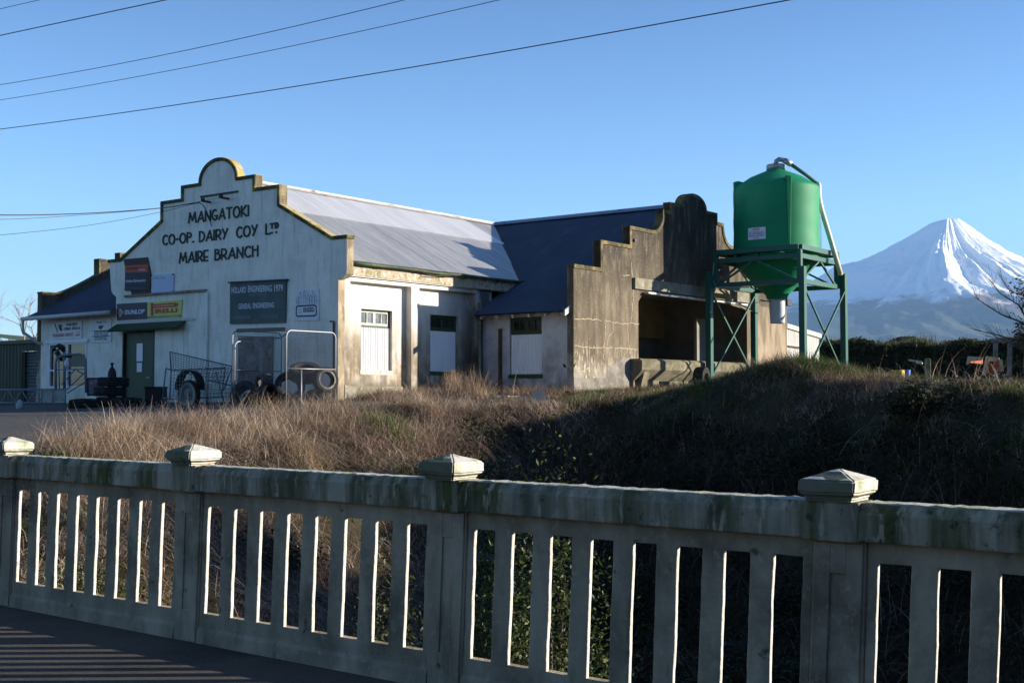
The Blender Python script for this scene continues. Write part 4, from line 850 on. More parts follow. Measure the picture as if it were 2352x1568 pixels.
m_mt = bpy.data.materials.new('snow_and_bush'); m_mt.use_nodes = True; N = m_mt.node_tree.nodes; Lk = m_mt.node_tree.links; b = N['Principled BSDF']; b.inputs['Roughness'].default_value = .75; b.inputs['Specular IOR Level'].default_value = .2
geo = N.new('ShaderNodeNewGeometry'); sp_ = N.new('ShaderNodeSeparateXYZ'); Lk.new(geo.outputs['Position'], sp_.inputs[0])
nz_ = N.new('ShaderNodeTexNoise'); nz_.inputs['Scale'].default_value = .0035; nz_.inputs['Detail'].default_value = 9; nz_.inputs['Roughness'].default_value = .62
mp_ = N.new('ShaderNodeMapping'); mp_.inputs['Scale'].default_value = (1, 1, .35); Lk.new(geo.outputs['Position'], mp_.inputs[0]); Lk.new(mp_.outputs[0], nz_.inputs['Vector'])
ma = N.new('ShaderNodeMath'); ma.operation = 'MULTIPLY_ADD'; Lk.new(nz_.outputs[0], ma.inputs[0]); ma.inputs[1].default_value = 620; Lk.new(sp_.outputs[2], ma.inputs[2])
mr = N.new('ShaderNodeMapRange'); Lk.new(ma.outputs[0], mr.inputs[0]); mr.inputs[1].default_value = 1230; mr.inputs[2].default_value = 1340
nz2 = N.new('ShaderNodeTexNoise'); nz2.inputs['Scale'].default_value = .0012; nz2.inputs['Detail'].default_value = 6; Lk.new(geo.outputs['Position'], nz2.inputs['Vector'])
rp = N.new('ShaderNodeValToRGB'); Lk.new(nz2.outputs[0], rp.inputs[0]); rp.color_ramp.elements[0].position = .4; rp.color_ramp.elements[0].color = (.045, .055, .05, 1); rp.color_ramp.elements[1].position = .62; rp.color_ramp.elements[1].color = (.10, .11, .05, 1)
mr2 = N.new('ShaderNodeMapRange'); Lk.new(ma.outputs[0], mr2.inputs[0]); mr2.inputs[1].default_value = 1060; mr2.inputs[2].default_value = 1300
mxa = N.new('ShaderNodeMix'); mxa.data_type = 'RGBA'; Lk.new(mr2.outputs[0], mxa.inputs[0]); Lk.new(rp.outputs[0], mxa.inputs[6]); mxa.inputs[7].default_value = (.22, .14, .10, 1)
mxb = N.new('ShaderNodeMix'); mxb.data_type = 'RGBA'; Lk.new(mr.outputs[0], mxb.inputs[0]); Lk.new(mxa.outputs[2], mxb.inputs[6]); mxb.inputs[7].default_value = (.93, .94, .95, 1)
Lk.new(mxb.outputs[2], b.inputs['Base Color'])
mo = npmesh('mountain', MXY, F, m_mt, smooth=True); tag(mo, kind='structure')
# ------------------------------------------------------------------ haze
hz_ = MB(); hz_.box(-14000, 19500, -9000, 19500, -6, 2300); m_h = bpy.data.materials.new('haze'); m_h.use_nodes = True; N = m_h.node_tree.nodes
N.remove(N['Principled BSDF']); pv = N.new('ShaderNodeVolumePrincipled'); pv.inputs['Color'].default_value = (.34, .60, 1, 1); pv.inputs['Density'].default_value = 3.7e-5; pv.inputs['Anisotropy'].default_value = 0.0
m_h.node_tree.links.new(pv.outputs[0], N['Material Output'].inputs['Volume']); hz = hz_.build('haze', m_h); tag(hz, kind='stuff')
# ------------------------------------------------------------------ signs on the front
def board(name, label, cat, k, quad, m, b=0.0, th=.03, group=None):
    P = [FP(k, *q, b) for q in quad]            # TL TR BR BL ...
    cx = sum(p[0] for p in P) / len(P); z = min(p[1] for p in P)
    T = thing(name, label, cat, (b - th, cx, z), BM, group); MB().prism(P, b - th, b - .002, FW).build('board', m, T); return T
def word(T, s, k, x0, y0, x1, y1, m, b=0.0, th=.03, sl=-.05, bold=.02, shear=0, name='lettering'):
    mb = MB(); font_text(mb, s, rquad(k, x0, y0, x1, y1, sl, FP, b=b), FW, b - th - .004, bold, shear); mb.build(name, m, T)
def patch(T, name, k, poly, m, b=0.0, th=.03, d=.003): MB().prism([FP(k, *q, b) for q in poly], b - th - d, b - th - .0005, FW).build(name, m, T)
def line(T, name, k, poly, m, b=0, th=.03, w=.012, close=False):
    mb = MB(); P = [FP(k, *q, b) for q in poly]; P = P + [P[0]] if close else P
    for i in range(len(P) - 1):
        a, c = Vector(P[i]), Vector(P[i + 1]); d = (c - a).normalized(); n = Vector((-d.y, d.x)) * w / 2; e = d * w * .4
        mb.add([FW(*(q), b - th - .004 - .0004 * (i % 4)) for q in ((a - e - n), (c + e - n), (c + e + n), (a - e + n))], [(0, 1, 2, 3)])
    mb.build(name, m, T)
m_navy = mat('navy_sign', (.012, .018, .045), .5); m_yel = mat('yellow_green_sign', (.50, .52, .10), .5); m_sred = mat('sign_red', (.42, .03, .03), .5)
m_swhite = mat('sign_white', (.66, .68, .72), .5, [((.5, .52, .56), 4, .5, .7, .6)]); m_slate = mat('slate_green_board', (.075, .12, .12), .7, [((.05, .08, .075), 2, .4, .6, .7), ((.10, .10, .07), 5, .58, .68, .6)])
m_brown = mat('brown_board', (.07, .06, .045), .8); m_faded = mat('faded_lettering', (.20, .24, .26), .8); m_dkg = mat('dark_green_print', (.02, .09, .07), .6); m_white2 = mat('white_print', (.62, .66, .72), .6)
m_bluew = mat('pale_blue_board', (.36, .46, .66), .4, [((.42, .5, .66), 2, .4, .7, .6)]); m_ltg = mat('faded_yellow_print', (.34, .46, .30), .6)
T = board('tyre_sign', 'dark navy sign with white italic lettering above the green door hood', 'sign', 10, [(70, 410), (795, 370), (790, 797), (65, 827)], m_navy)
word(T, 'DUNLOP', 10, 258, 562, 742, 662, m_white2, sl=-.055, bold=.035, shear=.25)
patch(T, 'diamond', 10, [(98, 628), (150, 520), (238, 610), (150, 735)], mat('tan_print', (.5, .4, .3), .6)); line(T, 'emblem', 10, [(132, 595), (170, 595), (180, 620), (168, 648), (132, 650)], m_black, w=.02, close=True)
T = board('tyre_sign', 'yellow-green sign with red lettering beside the navy sign', 'sign', 10, [(800, 380), (1632, 310), (1600, 770), (800, 812)], m_yel)
word(T, 'IRELLI', 10, 985, 535, 1525, 640, m_sred, sl=-.06, bold=.06)
line(T, 'big_initial', 10, [(918, 430), (918, 655)], m_sred, w=.125); 
line(T, 'big_initial_bar', 10, [(950, 437), (1480, 398)], m_sred, w=.045); line(T, 'big_initial_bar', 10, [(950, 492), (1480, 462)], m_sred, w=.045)
patch(T, 'big_initial_bowl', 10, [(1440, 395), (1500, 385), (1535, 400), (1545, 430), (1530, 460), (1490, 475), (1440, 470)], m_sred, d=.006)
patch(T, 'band', 10, [(800, 715), (1604, 672), (1603, 708), (800, 755)], m_dkg); word(T, 'HOLLARD ENGINEERING', 10, 840, 722, 1560, 742, m_white2, th=.034, sl=-.055)
line(T, 'mounting_strip', 10, [(70, 835), (780, 800), (1900, 780)], m_cream, w=.06)
T = board('supplier_sign', 'tall crooked dark sign with a red band, high left on the front wall', 'sign', 13, [(200, 435), (938, 370), (1055, 940), (1030, 1405), (235, 1440), (250, 700)], m_brown, th=.05)
patch(T, 'red_band', 13, [(262, 640), (985, 590), (985, 842), (258, 862)], mat('orange_red_band', (.42, .07, .035), .6), th=.05); patch(T, 'navy_panel', 13, [(256, 866), (948, 846), (930, 1400), (232, 1440)], mat('navy_panel', (.02, .035, .06), .6), th=.05)
word(T, 'FLETCHER', 13, 305, 705, 670, 765, m_black, th=.055, bold=.04); word(T, 'EASYSTEEL', 13, 690, 755, 912, 800, m_white2, th=.055)
word(T, 'MERCHANTS', 13, 450, 945, 760, 985, mat('dull_red_print', (.12, .04, .03), .7), th=.055); word(T, 'Hollard Engineering', 13, 285, 1092, 912, 1200, m_white2, th=.055, bold=.02); word(T, 'GENERAL ENGINEERING', 13, 300, 1265, 900, 1300, bpy.data.materials['dull_red_print'], th=.055)
T = board('backing_board', 'brown backing board showing below the crooked dark sign', 'board', 13, [(405, 1425), (1030, 1400), (1030, 1568), (420, 1568)], m_brown, th=.02)
T = board('faded_sign', 'blank pale blue sign with faded yellow print, right of the crooked dark sign', 'sign', 13, [(1065, 930), (1782, 892), (1768, 1498), (1072, 1528)], m_bluew)
word(T, 'HOLLARD', 13, 1085, 1010, 1290, 1068, m_ltg, bold=.05); word(T, 'STEEL', 13, 1345, 1000, 1520, 1058, m_ltg, bold=.05)
for q in ((1060, 955), (1755, 915), (1745, 1465), (1045, 1480)): patch(T, 'corner_clip', 13, [(q[0] - 22, q[1] - 28), (q[0] + 25, q[1] - 28), (q[0] + 25, q[1] + 25), (q[0] - 22, q[1] + 25)], m_black)
T = board('workshop_sign', 'large slate green signboard with white block lettering on the front wall', 'sign', 11, [(197, 237), (1268, 187), (1248, 1000), (192, 1027)], m_slate, th=.05)
mb = MB(); p, q = FP(11, 180, 236), FP(11, 1300, 180); mb.beam((-.05, p[0], p[1]), (-.05, q[0], q[1]), .09, .035); mb.build('top_trim', m_black, T)
for s, x0, y0, x1, y1, mm in (('HOLLARD', 228, 325, 505, 437, m_white2), ('ENGINEERING', 545, 300, 1000, 418, m_white2), ('1979', 1045, 278, 1210, 402, m_white2), ('P. HOLLARD PROPRIETOR', 540, 455, 880, 492, m_faded), ('GENERAL', 362, 640, 605, 740, m_white2),
                              ('ENGINEERING', 640, 625, 1045, 725, m_white2), ('PHONE BUS 695', 280, 872, 590, 938, m_faded), ('PHONE RES 432', 797, 852, 1125, 918, m_faded)): word(T, s, 11, x0, y0, x1, y1, mm, th=.05, sl=-.035, bold=.012)
T = board('hose_fittings_sign', 'white sign with line drawing of hose fittings above a rounded logo box', 'sign', 11, [(1428, 385), (1885, 352), (1880, 948), (1425, 972)], m_swhite)
m_blu = mat('pale_blue_print', (.12, .16, .34), .6)
line(T, 'logo_box', 11, [(1485, 685), (1800, 668), (1835, 690), (1842, 840), (1810, 868), (1480, 880), (1455, 855), (1458, 705)], m_navy, w=.035, close=True); word(T, 'ENZED', 11, 1592, 712, 1800, 788, m_black, sl=-.03, bold=.03)
line(T, 'print_line', 11, [(1495, 752), (1560, 748)], m_blu, w=.012); line(T, 'print_line', 11, [(1495, 800), (1800, 790)], m_blu, w=.008)
for i, (x, t, h) in enumerate(((1480, 500, 40), (1530, 410, 60), (1610, 380, 80), (1680, 440, 60), (1730, 470, 50), (1780, 400, 55), (1830, 470, 45))):
    line(T, 'fitting_drawing', 11, [(x - 20, 655), (x - 20, t + 60), (x - 8, t + 30), (x, t), (x + 10, t + 30), (x + 20, t + 60), (x + 20, 650)], m_blu, w=.009); line(T, 'fitting_drawing', 11, [(x - 20, t + 110), (x + 20, t + 106)], m_blu, w=.008)
bO_ = bO
T = board('farm_depot_sign', 'white sign with dark green heading and red lettering above the office window', 'sign', 14, [(357, 238), (1258, 152), (1252, 688), (352, 722)], m_swhite, bO_)
for s, x0, y0, x1, y1, mm in (('ELTHAM', 790, 240, 945, 320, m_dkg), ('DISTRICT', 970, 225, 1135, 308, m_dkg), ('VETERINARY', 710, 362, 935, 448, m_dkg), ('SERVICES', 965, 348, 1135, 432, m_dkg), ('INC', 1160, 342, 1222, 424, m_dkg), ('TRADING DEPOT', 375, 560, 1020, 652, m_sred), ('OPEN', 1075, 500, 1215, 520, m_sred), ('DAILY', 1075, 560, 1215, 620, m_sred)):
    word(T, s, 14, x0, y0, x1, y1, mm, bO_, sl=-.06, bold=.035)
patch(T, 'animal_emblem', 14, [(545, 275), (590, 290), (610, 252), (635, 285), (695, 290), (680, 320), (650, 345), (675, 420), (655, 482), (600, 455), (570, 400)], m_black, bO_)
line(T, 'side_lettering', 14, [(460, 265), (480, 340), (510, 420), (525, 490)], m_dkg, bO_, w=.05)
T = board('milking_sign', 'upright white sign with a green boxed name, right of the office window', 'sign', 14, [(1572, 150), (2150, 112), (2142, 800), (1555, 815)], m_swhite, bO_)
word(T, 'Simply Tru', 14, 1690, 175, 2015, 250, m_dkg, bO_, sl=-.03, bold=.02, shear=.2); patch(T, 'flag_emblem', 14, [(1765, 312), (1930, 300), (1860, 420), (1775, 410)], m_dkg, bO_)
line(T, 'rule', 14, [(1560, 475), (2140, 448)], m_dkg, bO_, w=.015); line(T, 'rule', 14, [(1555, 640), (2140, 612)], m_dkg, bO_, w=.015); line(T, 'name_box', 14, [(1660, 492), (2035, 470), (2035, 628), (1655, 645)], m_dkg, bO_, w=.03, close=True)
word(T, 'NU PULSE', 14, 1690, 515, 2010, 612, m_dkg, bO_, sl=-.04, bold=.01); word(T, 'COASTAL', 14, 1650, 675, 2030, 745, m_dkg, bO_, sl=-.03, bold=.03)
# ------------------------------------------------------------------ yard clutter in front of the factory
def yp(u, v, Y): return at(u, v, Y)
def D3(x, y): return zz(3, x, y)
def tyre(label, c, Rr, wd, rot, rim=None, m=None, group='old tyres heaped in and around the cage', inner=.56):
    T = thing('tyre', label, 'tyre', c, None, group)
    mb = MB(); ri = Rr * inner; P = [(ri, -wd * .36), (ri + .02, -wd * .46), (Rr * .82, -wd * .5), (Rr * .95, -wd * .46), (Rr, -wd * .3), (Rr * .985, -.01), (Rr * .985, .01), (Rr, wd * .3), (Rr * .95, wd * .46), (Rr * .82, wd * .5), (ri + .02, wd * .46), (ri, wd * .36), (ri + .02, 0), (ri, -wd * .36)]
    q = Matrix.Rotation(R(rot[2]), 3, 'Z') @ Matrix.Rotation(R(rot[0]), 3, 'X')
    n = 48; mb.lathe(P, c, n, 'z', q)
    L = len(P)                                            # tread blocks
    for i in (4, 7):
        for k in range(n):
            if k % 2: j = i * n + k; v = mb.v[j] - Vector(c); ax = q @ Vector((0, 0, 1)); rad = v - ax * v.dot(ax); mb.v[j] = Vector(c) + v - rad.normalized() * .022
    mb.build('casing', m or m_rubber, T, smooth=False)
    mb = MB(); mb.lathe([(ri + .012, wd * .47), (ri + .035, wd * .49), (ri + .05, wd * .485)], c, 40, 'z', q); mb.lathe([(ri + .012, -wd * .47), (ri + .035, -wd * .49), (ri + .05, -wd * .485)], c, 40, 'z', q)
    mb.build('bead', rim or m_rubber, T, True, recalc=False); return T
m_bead = mat('dusty_bead', (.24, .22, .19), .9, [((.08, .07, .06), 12, .45, .6, .8)]); m_bead2 = mat('grey_bead', (.07, .065, .06), .9); m_tread = mat('dusty_tyre', (.035, .032, .030), .9, [((.02, .02, .02), 6, .45, .6, .8)])
c = lambda x, y, Y: yp(*D3(x, y), Y)
tyre('tyre with a pale bead standing upright at the right end of the cage', c(1805, 1165, 29.1), .31, .2, (82, 0, 38), m_bead)
tyre('black tyre lying across the top of the heap', c(1590, 1090, 29.5), .38, .28, (25, 0, 10), m_bead2, m_tread)
tyre('large dusty tyre leaning in the middle of the cage, left of the gate frame', c(1425, 1235, 29.3), .36, .26, (70, 0, 20), m_bead2, m_tread)
tyre('plain black tyre leaning low at the left end of the cage', c(950, 1330, 30.6), .36, .28, (65, 0, -20), m_rubber)
tyre('dark tyre lying at the foot of the middle tyre', c(1240, 1330, 29.2), .36, .24, (40, 0, 60), m_rubber)
tyre('tyre with a pale edge lying flat below the upright tyre', c(1730, 1330, 29.2), .32, .22, (20, 0, -30), m_bead2, m_tread)
tyre('small grey dusty tyre on edge behind the cage door', c(1150, 1195, 29.8), .22, .3, (88, 0, -50), m_bead2, mat('grey_dusty_tyre', (.12, .11, .10), .9, [((.04, .04, .04), 9, .45, .6, .8)]))
tyre('dark tyre lying flat behind the lit door posts', c(1100, 1360, 29.5), .36, .24, (8, 0, 0), m_rubber)
def panel(parent, p0, L, z0, z1, rails, posts, rc=.14, mesh=True, name='panel', m=None, r=.015):
    d = ER; f = lambda s, z, o=0: Vector((p0.x, p0.y, 0)) + d * s + EF * o * -1 + Vector((0, 0, z))
    mb = MB(); pts = [f(0, z0)] + [f(rc - rc * math.cos(R(t)), z1 - rc + rc * math.sin(R(t))) for t in range(0, 91, 18)] + [f(L - rc + rc * math.sin(R(t)), z1 - rc + rc * math.cos(R(t))) for t in range(0, 91, 18)] + [f(L, z0)]
    mb.tube(pts, r, 8); o = mb.build('frame', m or m_zinc, parent, True)
    for z in rails: MB().tube([f(0, z), f(L, z)], r * .9, 8).build('rail', m or m_zinc, parent, True)
    for s, za, zb in posts: MB().tube([f(s, za), f(s, zb)], r * .9, 8).build('upright', m or m_zinc, parent, True)
    if mesh:
        mb = MB(); pt = .075; a = z0 + .03; b = z1 - .03; H_ = b - a; k = -H_
        while k < L:
            for sg in (1, -1):
                s0, s1 = max(0, k), min(L, k + H_); 
                if s1 - s0 > .05:
                    za, zb = (a + s0 - k, a + s1 - k) if sg > 0 else (b - (s0 - k), b - (s1 - k)); mb.tube([f(s0, za, .004 * sg), f(s1, zb, .004 * sg)], .0042, 3, False)
            k += pt
        mb.build('chain_link', m_wire, parent, recalc=False)
m_wire = mat('chain_wire', (.20, .21, .22), .5, [], None, .4)
W1 = at(657, 905, 28.0); W2 = at(533, 905, 29.85)
CG = thing('tyre_cage', 'chain link cage of rounded galvanised tube panels holding old tyres against the front wall', 'cage', (W1.x, W1.y, 1.15))
panel(CG, W1, 1.53, .95, 2.97, [2.12], [(.46, 1.0, 2.1)])
panel(CG, W2, 1.55, 1.0, 3.05, [2.93, 2.11], [])
DR = W2 + ER * .02 - EF * .06; panel(CG, DR, .76, 1.0, 2.80, [2.12], [(.82, 1.0, 2.93)], mesh=False)
mb = MB(); p, q = Vector((W2.x, W2.y, 3.06)) + ER * .15, Vector((W1.x, W1.y, 2.99)); mb.beam(p, q, .06, .09); mb.build('top_bar', m_black, CG)
p = Vector((W2.x, W2.y, 2.93)) + ER * 1.5; mb = MB(); mb.beam(p, Vector((W1.x, W1.y, 2.9)), .035); mb.build('tie_bar', m_zinc, CG)
# cage trailer
m_blue = mat('blue_grey_tube', (.10, .15, .19), .5, [((.2, .22, .22), 8, .5, .65, .6)])
YT = 31.3; g3 = lambda x, y, d=0: at(*D3(x, y), YT) + ER * d
TR = thing('cage_trailer', 'small trailer with bent wire mesh sides parked before the front wall', 'trailer', g3(330, 1430))
def poly_tubes(parent, name, segs, m, r=.018, f=g3):
    for s in segs: MB().tube([f(*p) for p in s], r, 6).build(name, m, parent, True)
poly_tubes(TR, 'frame_tube', [[(150, 865), (815, 1020)], [(815, 1020), (720, 1280)], [(150, 865), (165, 1060)], [(165, 1060), (740, 1035)], [(165, 1060), (150, 1370)], [(740, 1035), (700, 1350)], [(150, 1370), (730, 1345)], [(110, 1040), (75, 1350)],
   [(110, 1040), (165, 1060)], [(75, 1350), (150, 1370)], [(815, 1020), (805, 1440)], [(560, 1170), (820, 1225)]], m_blue)
poly_tubes(TR, 'stand_leg', [[(115, 1360), (205, 1560)], [(640, 1080), (745, 1470)], [(110, 1370), (60, 1560)]], m_blue, .016)
mb = MB()
def mesh_quad(mb, A, B, C_, Dd, n, m_, r=.0065):
    for i in range(n + 1): mb.tube([A.lerp(Dd, i / n), B.lerp(C_, i / n)], r, 3, False)
    for i in range(m_ + 1): mb.tube([A.lerp(B, i / m_), Dd.lerp(C_, i / m_)], r, 3, False)
mesh_quad(mb, g3(150, 865), g3(815, 1020), g3(740, 1200), g3(165, 1060), 8, 22); mb.build('mesh_side', m_wire, TR, recalc=False)
mb = MB(); mesh_quad(mb, g3(168, 1075), g3(735, 1050), g3(700, 1345), g3(155, 1365), 8, 18, .0065); mb.build('mesh_side', m_zinc, TR, recalc=False)
mb = MB(); mesh_quad(mb, g3(110, 1045, .8), g3(740, 1035, .8), g3(700, 1345, .8), g3(80, 1350, .8), 7, 16, .0065); mb.build('mesh_side', m_wire, TR, recalc=False)
wc_ = g3(312, 1325, .12); rt = (90, 0, math.degrees(math.atan2(EF.y, EF.x)))
q = Matrix.Rotation(R(rt[2]), 3, 'Z') @ Matrix.Rotation(R(90), 3, 'X')
m_disc = mat('wheel_disc_paint', (.27, .30, .28), .7, [((.16, .17, .17), 5, .45, .6, .7)])
mb = MB(); mb.lathe([(.0, -.05), (.06, -.06), (.08, -.02), (.20, .0), (.24, -.05), (.31, -.06), (.32, .03), (.0, .04)], wc_, 36, 'z', q); WH = mb.build('wheel', m_disc, TR, False)
mb = MB(); mb.lathe([(.31, -.04), (.33, -.06), (.37, -.06), (.385, 0), (.37, .06), (.33, .06), (.31, .04), (.31, -.04)], wc_ + ER * .0, 40, 'z', q); mb.build('tyre', m_tread, WH, True)
mb = MB(); cc = g3(325, 1240, .1); pts_ = [cc + Vector((EF.x * math.cos(R(t)), EF.y * math.cos(R(t)), math.sin(R(t)))) * .42 for t in range(-10, 191, 20)]
v = [p + ER * s for p in pts_ for s in (-.12, .14)]; mb.add(v, [(2 * i, 2 * i + 2, 2 * i + 3, 2 * i + 1) for i in range(len(pts_) - 1)]); mb.build('mudguard', m_black, TR)  # arched black sheet standing in for a dark tyre behind the wheel
# tube gate, drill, boom, cylinder, tyre stack, picture board, bin
g12 = lambda x, y, Y=34.0: at(*zz(12, x, y), Y)
m_tube = mat('grey_gate_tube', (.17, .21, .24), .5)
GT_ = thing('hoop_gate', 'tubular hoop topped gate leaning before the office window', 'gate', g12(540, 1540))
poly_tubes(GT_, 'frame_tube', [[(300, 1560), (300, 1080), (318, 1010), (370, 975), (500, 950), (680, 942), (745, 970), (775, 1030), (785, 1560)]], m_tube, .035, g12)
poly_tubes(GT_, 'brace_tube', [[(300, 1195), (780, 1185)], [(420, 1560), (760, 1240)], [(400, 1420), (620, 1175)], [(600, 1175), (745, 1265)], [(480, 1568), (780, 1380)], [(350, 1000), (360, 1560)]], m_tube, .018, g12)
DP = thing('pedestal_drill', 'dark pedestal drill standing behind the hoop gate', 'drill', g12(440, 1500, 34.4))
mb = MB(); p = g12(430, 1000, 34.4); mb.tube([g12(440, 1520, 34.4), g12(440, 900, 34.4)], .04, 10); mb.build('column', m_tube, DP, True)
mb = MB(); p = g12(345, 875, 34.4); mb.tube([p + Vector((-.15, 0, -.02)), p + Vector((-.10, 0, .04)), p + Vector((.03, 0, .09)), p + Vector((.12, 0, .05)), p + Vector((.16, 0, -.06))], [.04, .08, .09, .08, .04], 10); mb.tube([p + Vector((-.05, 0, -.05)), p + Vector((.1, 0, -.3))], [.08, .04], 8); mb.build('head', m_black, DP, True)
mb = MB(); p = g12(435, 985, 34.4); mb.tube([p + Vector((-.2, 0, .02)), p + Vector((.2, 0, .02))], [.05, .05], 10); mb.build('table', m_black, DP, True)
mb = MB(); p = g12(472, 1100, 34.35); mb.tube([p + Vector((0, 0, .1)), p, p + Vector((.03, 0, -.12))], [.05, .07, .05], 8); mb.build('motor', m_white, DP, True)
mb = MB(); mb.tube([g12(320, 852, 34.2), g12(322, 852, 34.15)], .03, 8); mb.build('dial', m_white, DP)  # white spot painting the highlight on the drill head
g1 = lambda x, y, Y=31.5: at(*zz(1, x, y), Y)
BM_ = thing('lattice_boom', 'grey lattice boom lying along the yard left of the office', 'boom', g1(200, 1330))
def g1s(x, y): return g1(x, y, 31.5 + (400 - x) * .0022)
poly_tubes(BM_, 'chord', [[(-260, 1228), (500, 1223)], [(-260, 1322), (500, 1328)]], m_tube, .022, g1s)
for k in range(11): x = -250 + k * 52; poly_tubes(BM_, 'web_bar', [[(x, 1320 if k % 2 else 1228), (x + 52, 1228 if k % 2 else 1322)]], m_tube, .013, g1s)
poly_tubes(BM_, 'upright', [[(318, 1222), (318, 1328)], [(402, 1222), (404, 1330)], [(500, 1215), (500, 1340)]], m_tube, .02, g1s)
mb = MB(); p = g1s(150, 1345); mb.lathe([(0, -.04), (.12, -.04), (.15, 0), (.12, .04), (0, .04)], p, 20, 'z', q); mb.build('jockey_wheel', mat('pale_wheel', (.3, .33, .36), .6), BM_, True)
mb = MB(); a, b = g1s(318, 1232), g1s(495, 1320); mb.add([a, Vector((b.x, b.y, a.z)), b, Vector((a.x, a.y, b.z))], [(0, 1, 2, 3)]); o = mb.build('side_sheet', m_disc, BM_)
yb = g1(855, 1290, 33.6)
mb = MB(); pz0 = gz(yb.x, yb.y); zt0 = g1(855, 1020, 33.6).z; mb.lathe([(0, pz0), (.115, pz0), (.115, zt0 - .38), (.105, zt0 - .25), (.07, zt0 - .16), (.03, zt0 - .12), (.03, zt0 - .05), (.045, zt0 - .04), (.045, zt0), (0, zt0)], (yb.x, yb.y, 0), 20)
for i, p in enumerate(mb.v): pass
GC = mb.build('gas_cylinder', m_black, None, True, org=(yb.x, yb.y, pz0)); tag(GC, 'tall black gas cylinder standing between the office and the green door', 'gas cylinder')
MB().tube([(yb.x - .05, yb.y, zt0 - .02), (yb.x + .06, yb.y, zt0 - .02)], .012, 6).build('valve', m_zinc, GC)
p = g1(850, 1290, 32.4); z = gz(p.x, p.y); LB = ['lowest tyre of the black stack by the green door', 'second tyre from the ground in the black stack by the green door', 'topmost tyre of the black stack by the green door']
for i in range(3): tyre(LB[i], Vector((p.x + (.03, -.04, .05)[i], p.y, z + .13 + .25 * i)), .40, .24, (0, 0, i * 20), None, group='tyres stacked beside the green door')
for i, (x, yy, s) in enumerate(((640, 1320, .36), (985, 1318, .33))): p = g1(x, yy, 31.8); tyre(['black tyre lying flat in the yard below the hoop gate', 'black tyre lying flat right of the tyre stack'][i], Vector((p.x, p.y, gz(p.x, p.y) + .11)), s, .22, (5, 0, 0), group='tyres lying in the yard')
A = [g1(668, 1140, 33.2), g1(780, 1140, 33.2), g1(800, 1262, 32.9), g1(672, 1268, 32.9)]
PB = thing('picture_board', 'framed blue and red picture board leaning between the hoop gate and the tyre stack', 'sign', A[3])
mb = MB(); [mb.beam(A[i], A[(i + 1) % 4], .04) for i in range(4)]; mb.build('frame', m_black, PB)
cn = sum(A, Vector()) / 4; S_ = [cn.lerp(a, .95) for a in A]; mb = MB(); mb.add(S_ + [a + Vector((0, .02, 0)) for a in S_], [(0, 1, 2, 3), (7, 6, 5, 4)]); mb.build('picture', mat('picture_print', (.10, .12, .17), .6, [((.22, .05, .04), 3, .45, .55, .8), ((.35, .38, .45), 4, .58, .66, .8)]), PB)
a, b = g1(1108, 1205, 32.2), g1(1240, 1300, 32.2); mb = MB(); mb.box(a.x, b.x, a.y, a.y + .5, gz(a.x, a.y) - .02, a.z); mb.box(a.x - .02, b.x + .02, a.y - .02, a.y + .52, a.z - .03, a.z + .01); o = mb.build('oil_bin', m_black, None, org=(a.x, a.y, 1.1), bevel=.02); tag(o, 'black bin standing right of the green door', 'bin')
# ------------------------------------------------------------------ shed at far left, its bare trees
SH = thing('green_shed', 'low dark green corrugated shed with a roller door beyond the left end of the factory', 'shed', at(40, 915, 44))
m_shed = mat('olive_iron', (.075, .085, .055), .6, [((.05, .06, .04), 2, .4, .6, .6, (2, 2, .2))]); m_shed2 = mat('roller_door', (.11, .12, .125), .55)
Lf = EF; P0 = at(105, 905, 42.0); z1 = at(95, 786, 42.5).z
def shp(s, z, o=0): return Vector((P0.x, P0.y, 0)) + EF * s - ER * o + Vector((0, 0, z))
c2 = zz(1, 165, 0)[0]; sD = .0
def s_of(u): d = ray(u, 905); n = EF; c_ = Vector((P0.x, P0.y)); t = (c_.x * d.y - c_.y * d.x) / -(EF.x * d.y - EF.y * d.x); return t
sD1 = s_of(zz(1, 165, 0)[0]); zD = at(zz(1, 165, 935)[0], zz(1, 165, 935)[1], 43).z; sD1b = s_of(zz(1, 185, 0)[0])
mb = MB(); n = 400; V = []
for i in range(n + 1):
    s = sD1 + (9) * i / n; o = .02 * math.cos(2 * math.pi * s / .2); V += [shp(s, .5, o), shp(s, z1, o)]
mb.add(V, [(2 * i, 2 * i + 2, 2 * i + 3, 2 * i + 1) for i in range(n)]); V = []
for i in range(101): s = -.6 + (sD1 + .6) * i / 100; o = .02 * math.cos(2 * math.pi * s / .2); V += [shp(s, zD, o), shp(s, z1, o)]
mb.add(V, [(2 * i, 2 * i + 2, 2 * i + 3, 2 * i + 1) for i in range(100)]); mb.build('wall', m_shed, SH, recalc=False)
mb = MB(); V = []
for i in range(161): z = .8 + (zD - .8) * i / 160; o = -.15 + .018 * math.cos(2 * math.pi * z / .11); V += [shp(-.6, z, o), shp(sD1 + .1, z, o)]
mb.add(V, [(2 * i, 2 * i + 2, 2 * i + 3, 2 * i + 1) for i in range(160)]); mb.build('roller_door', m_shed2, SH, recalc=False)
mb = MB(); mb.beam(shp(sD1, .6, -.06), shp(sD1, zD, -.06), .06, .12); mb.build('door_jamb', m_shed, SH); mb = MB(); mb.beam(shp(-.6, z1 + .03, .03), shp(sD1 + 9, z1 + .03, .03), .12, .12); mb.build('roof_trim', m_shed, SH)
mb = MB(); mb.add([shp(-.6, z1 + .05), shp(sD1 + 9, z1 + .05), shp(sD1 + 9, z1 + .25, -6), shp(-.6, z1 + .25, -6)], [(0, 1, 2, 3)]); mb.build('roof', m_shed, SH)
BSH = thing('far_shed', 'green roofed shed just showing behind the corrugated shed at the left edge', 'shed', at(0, 800, 62))
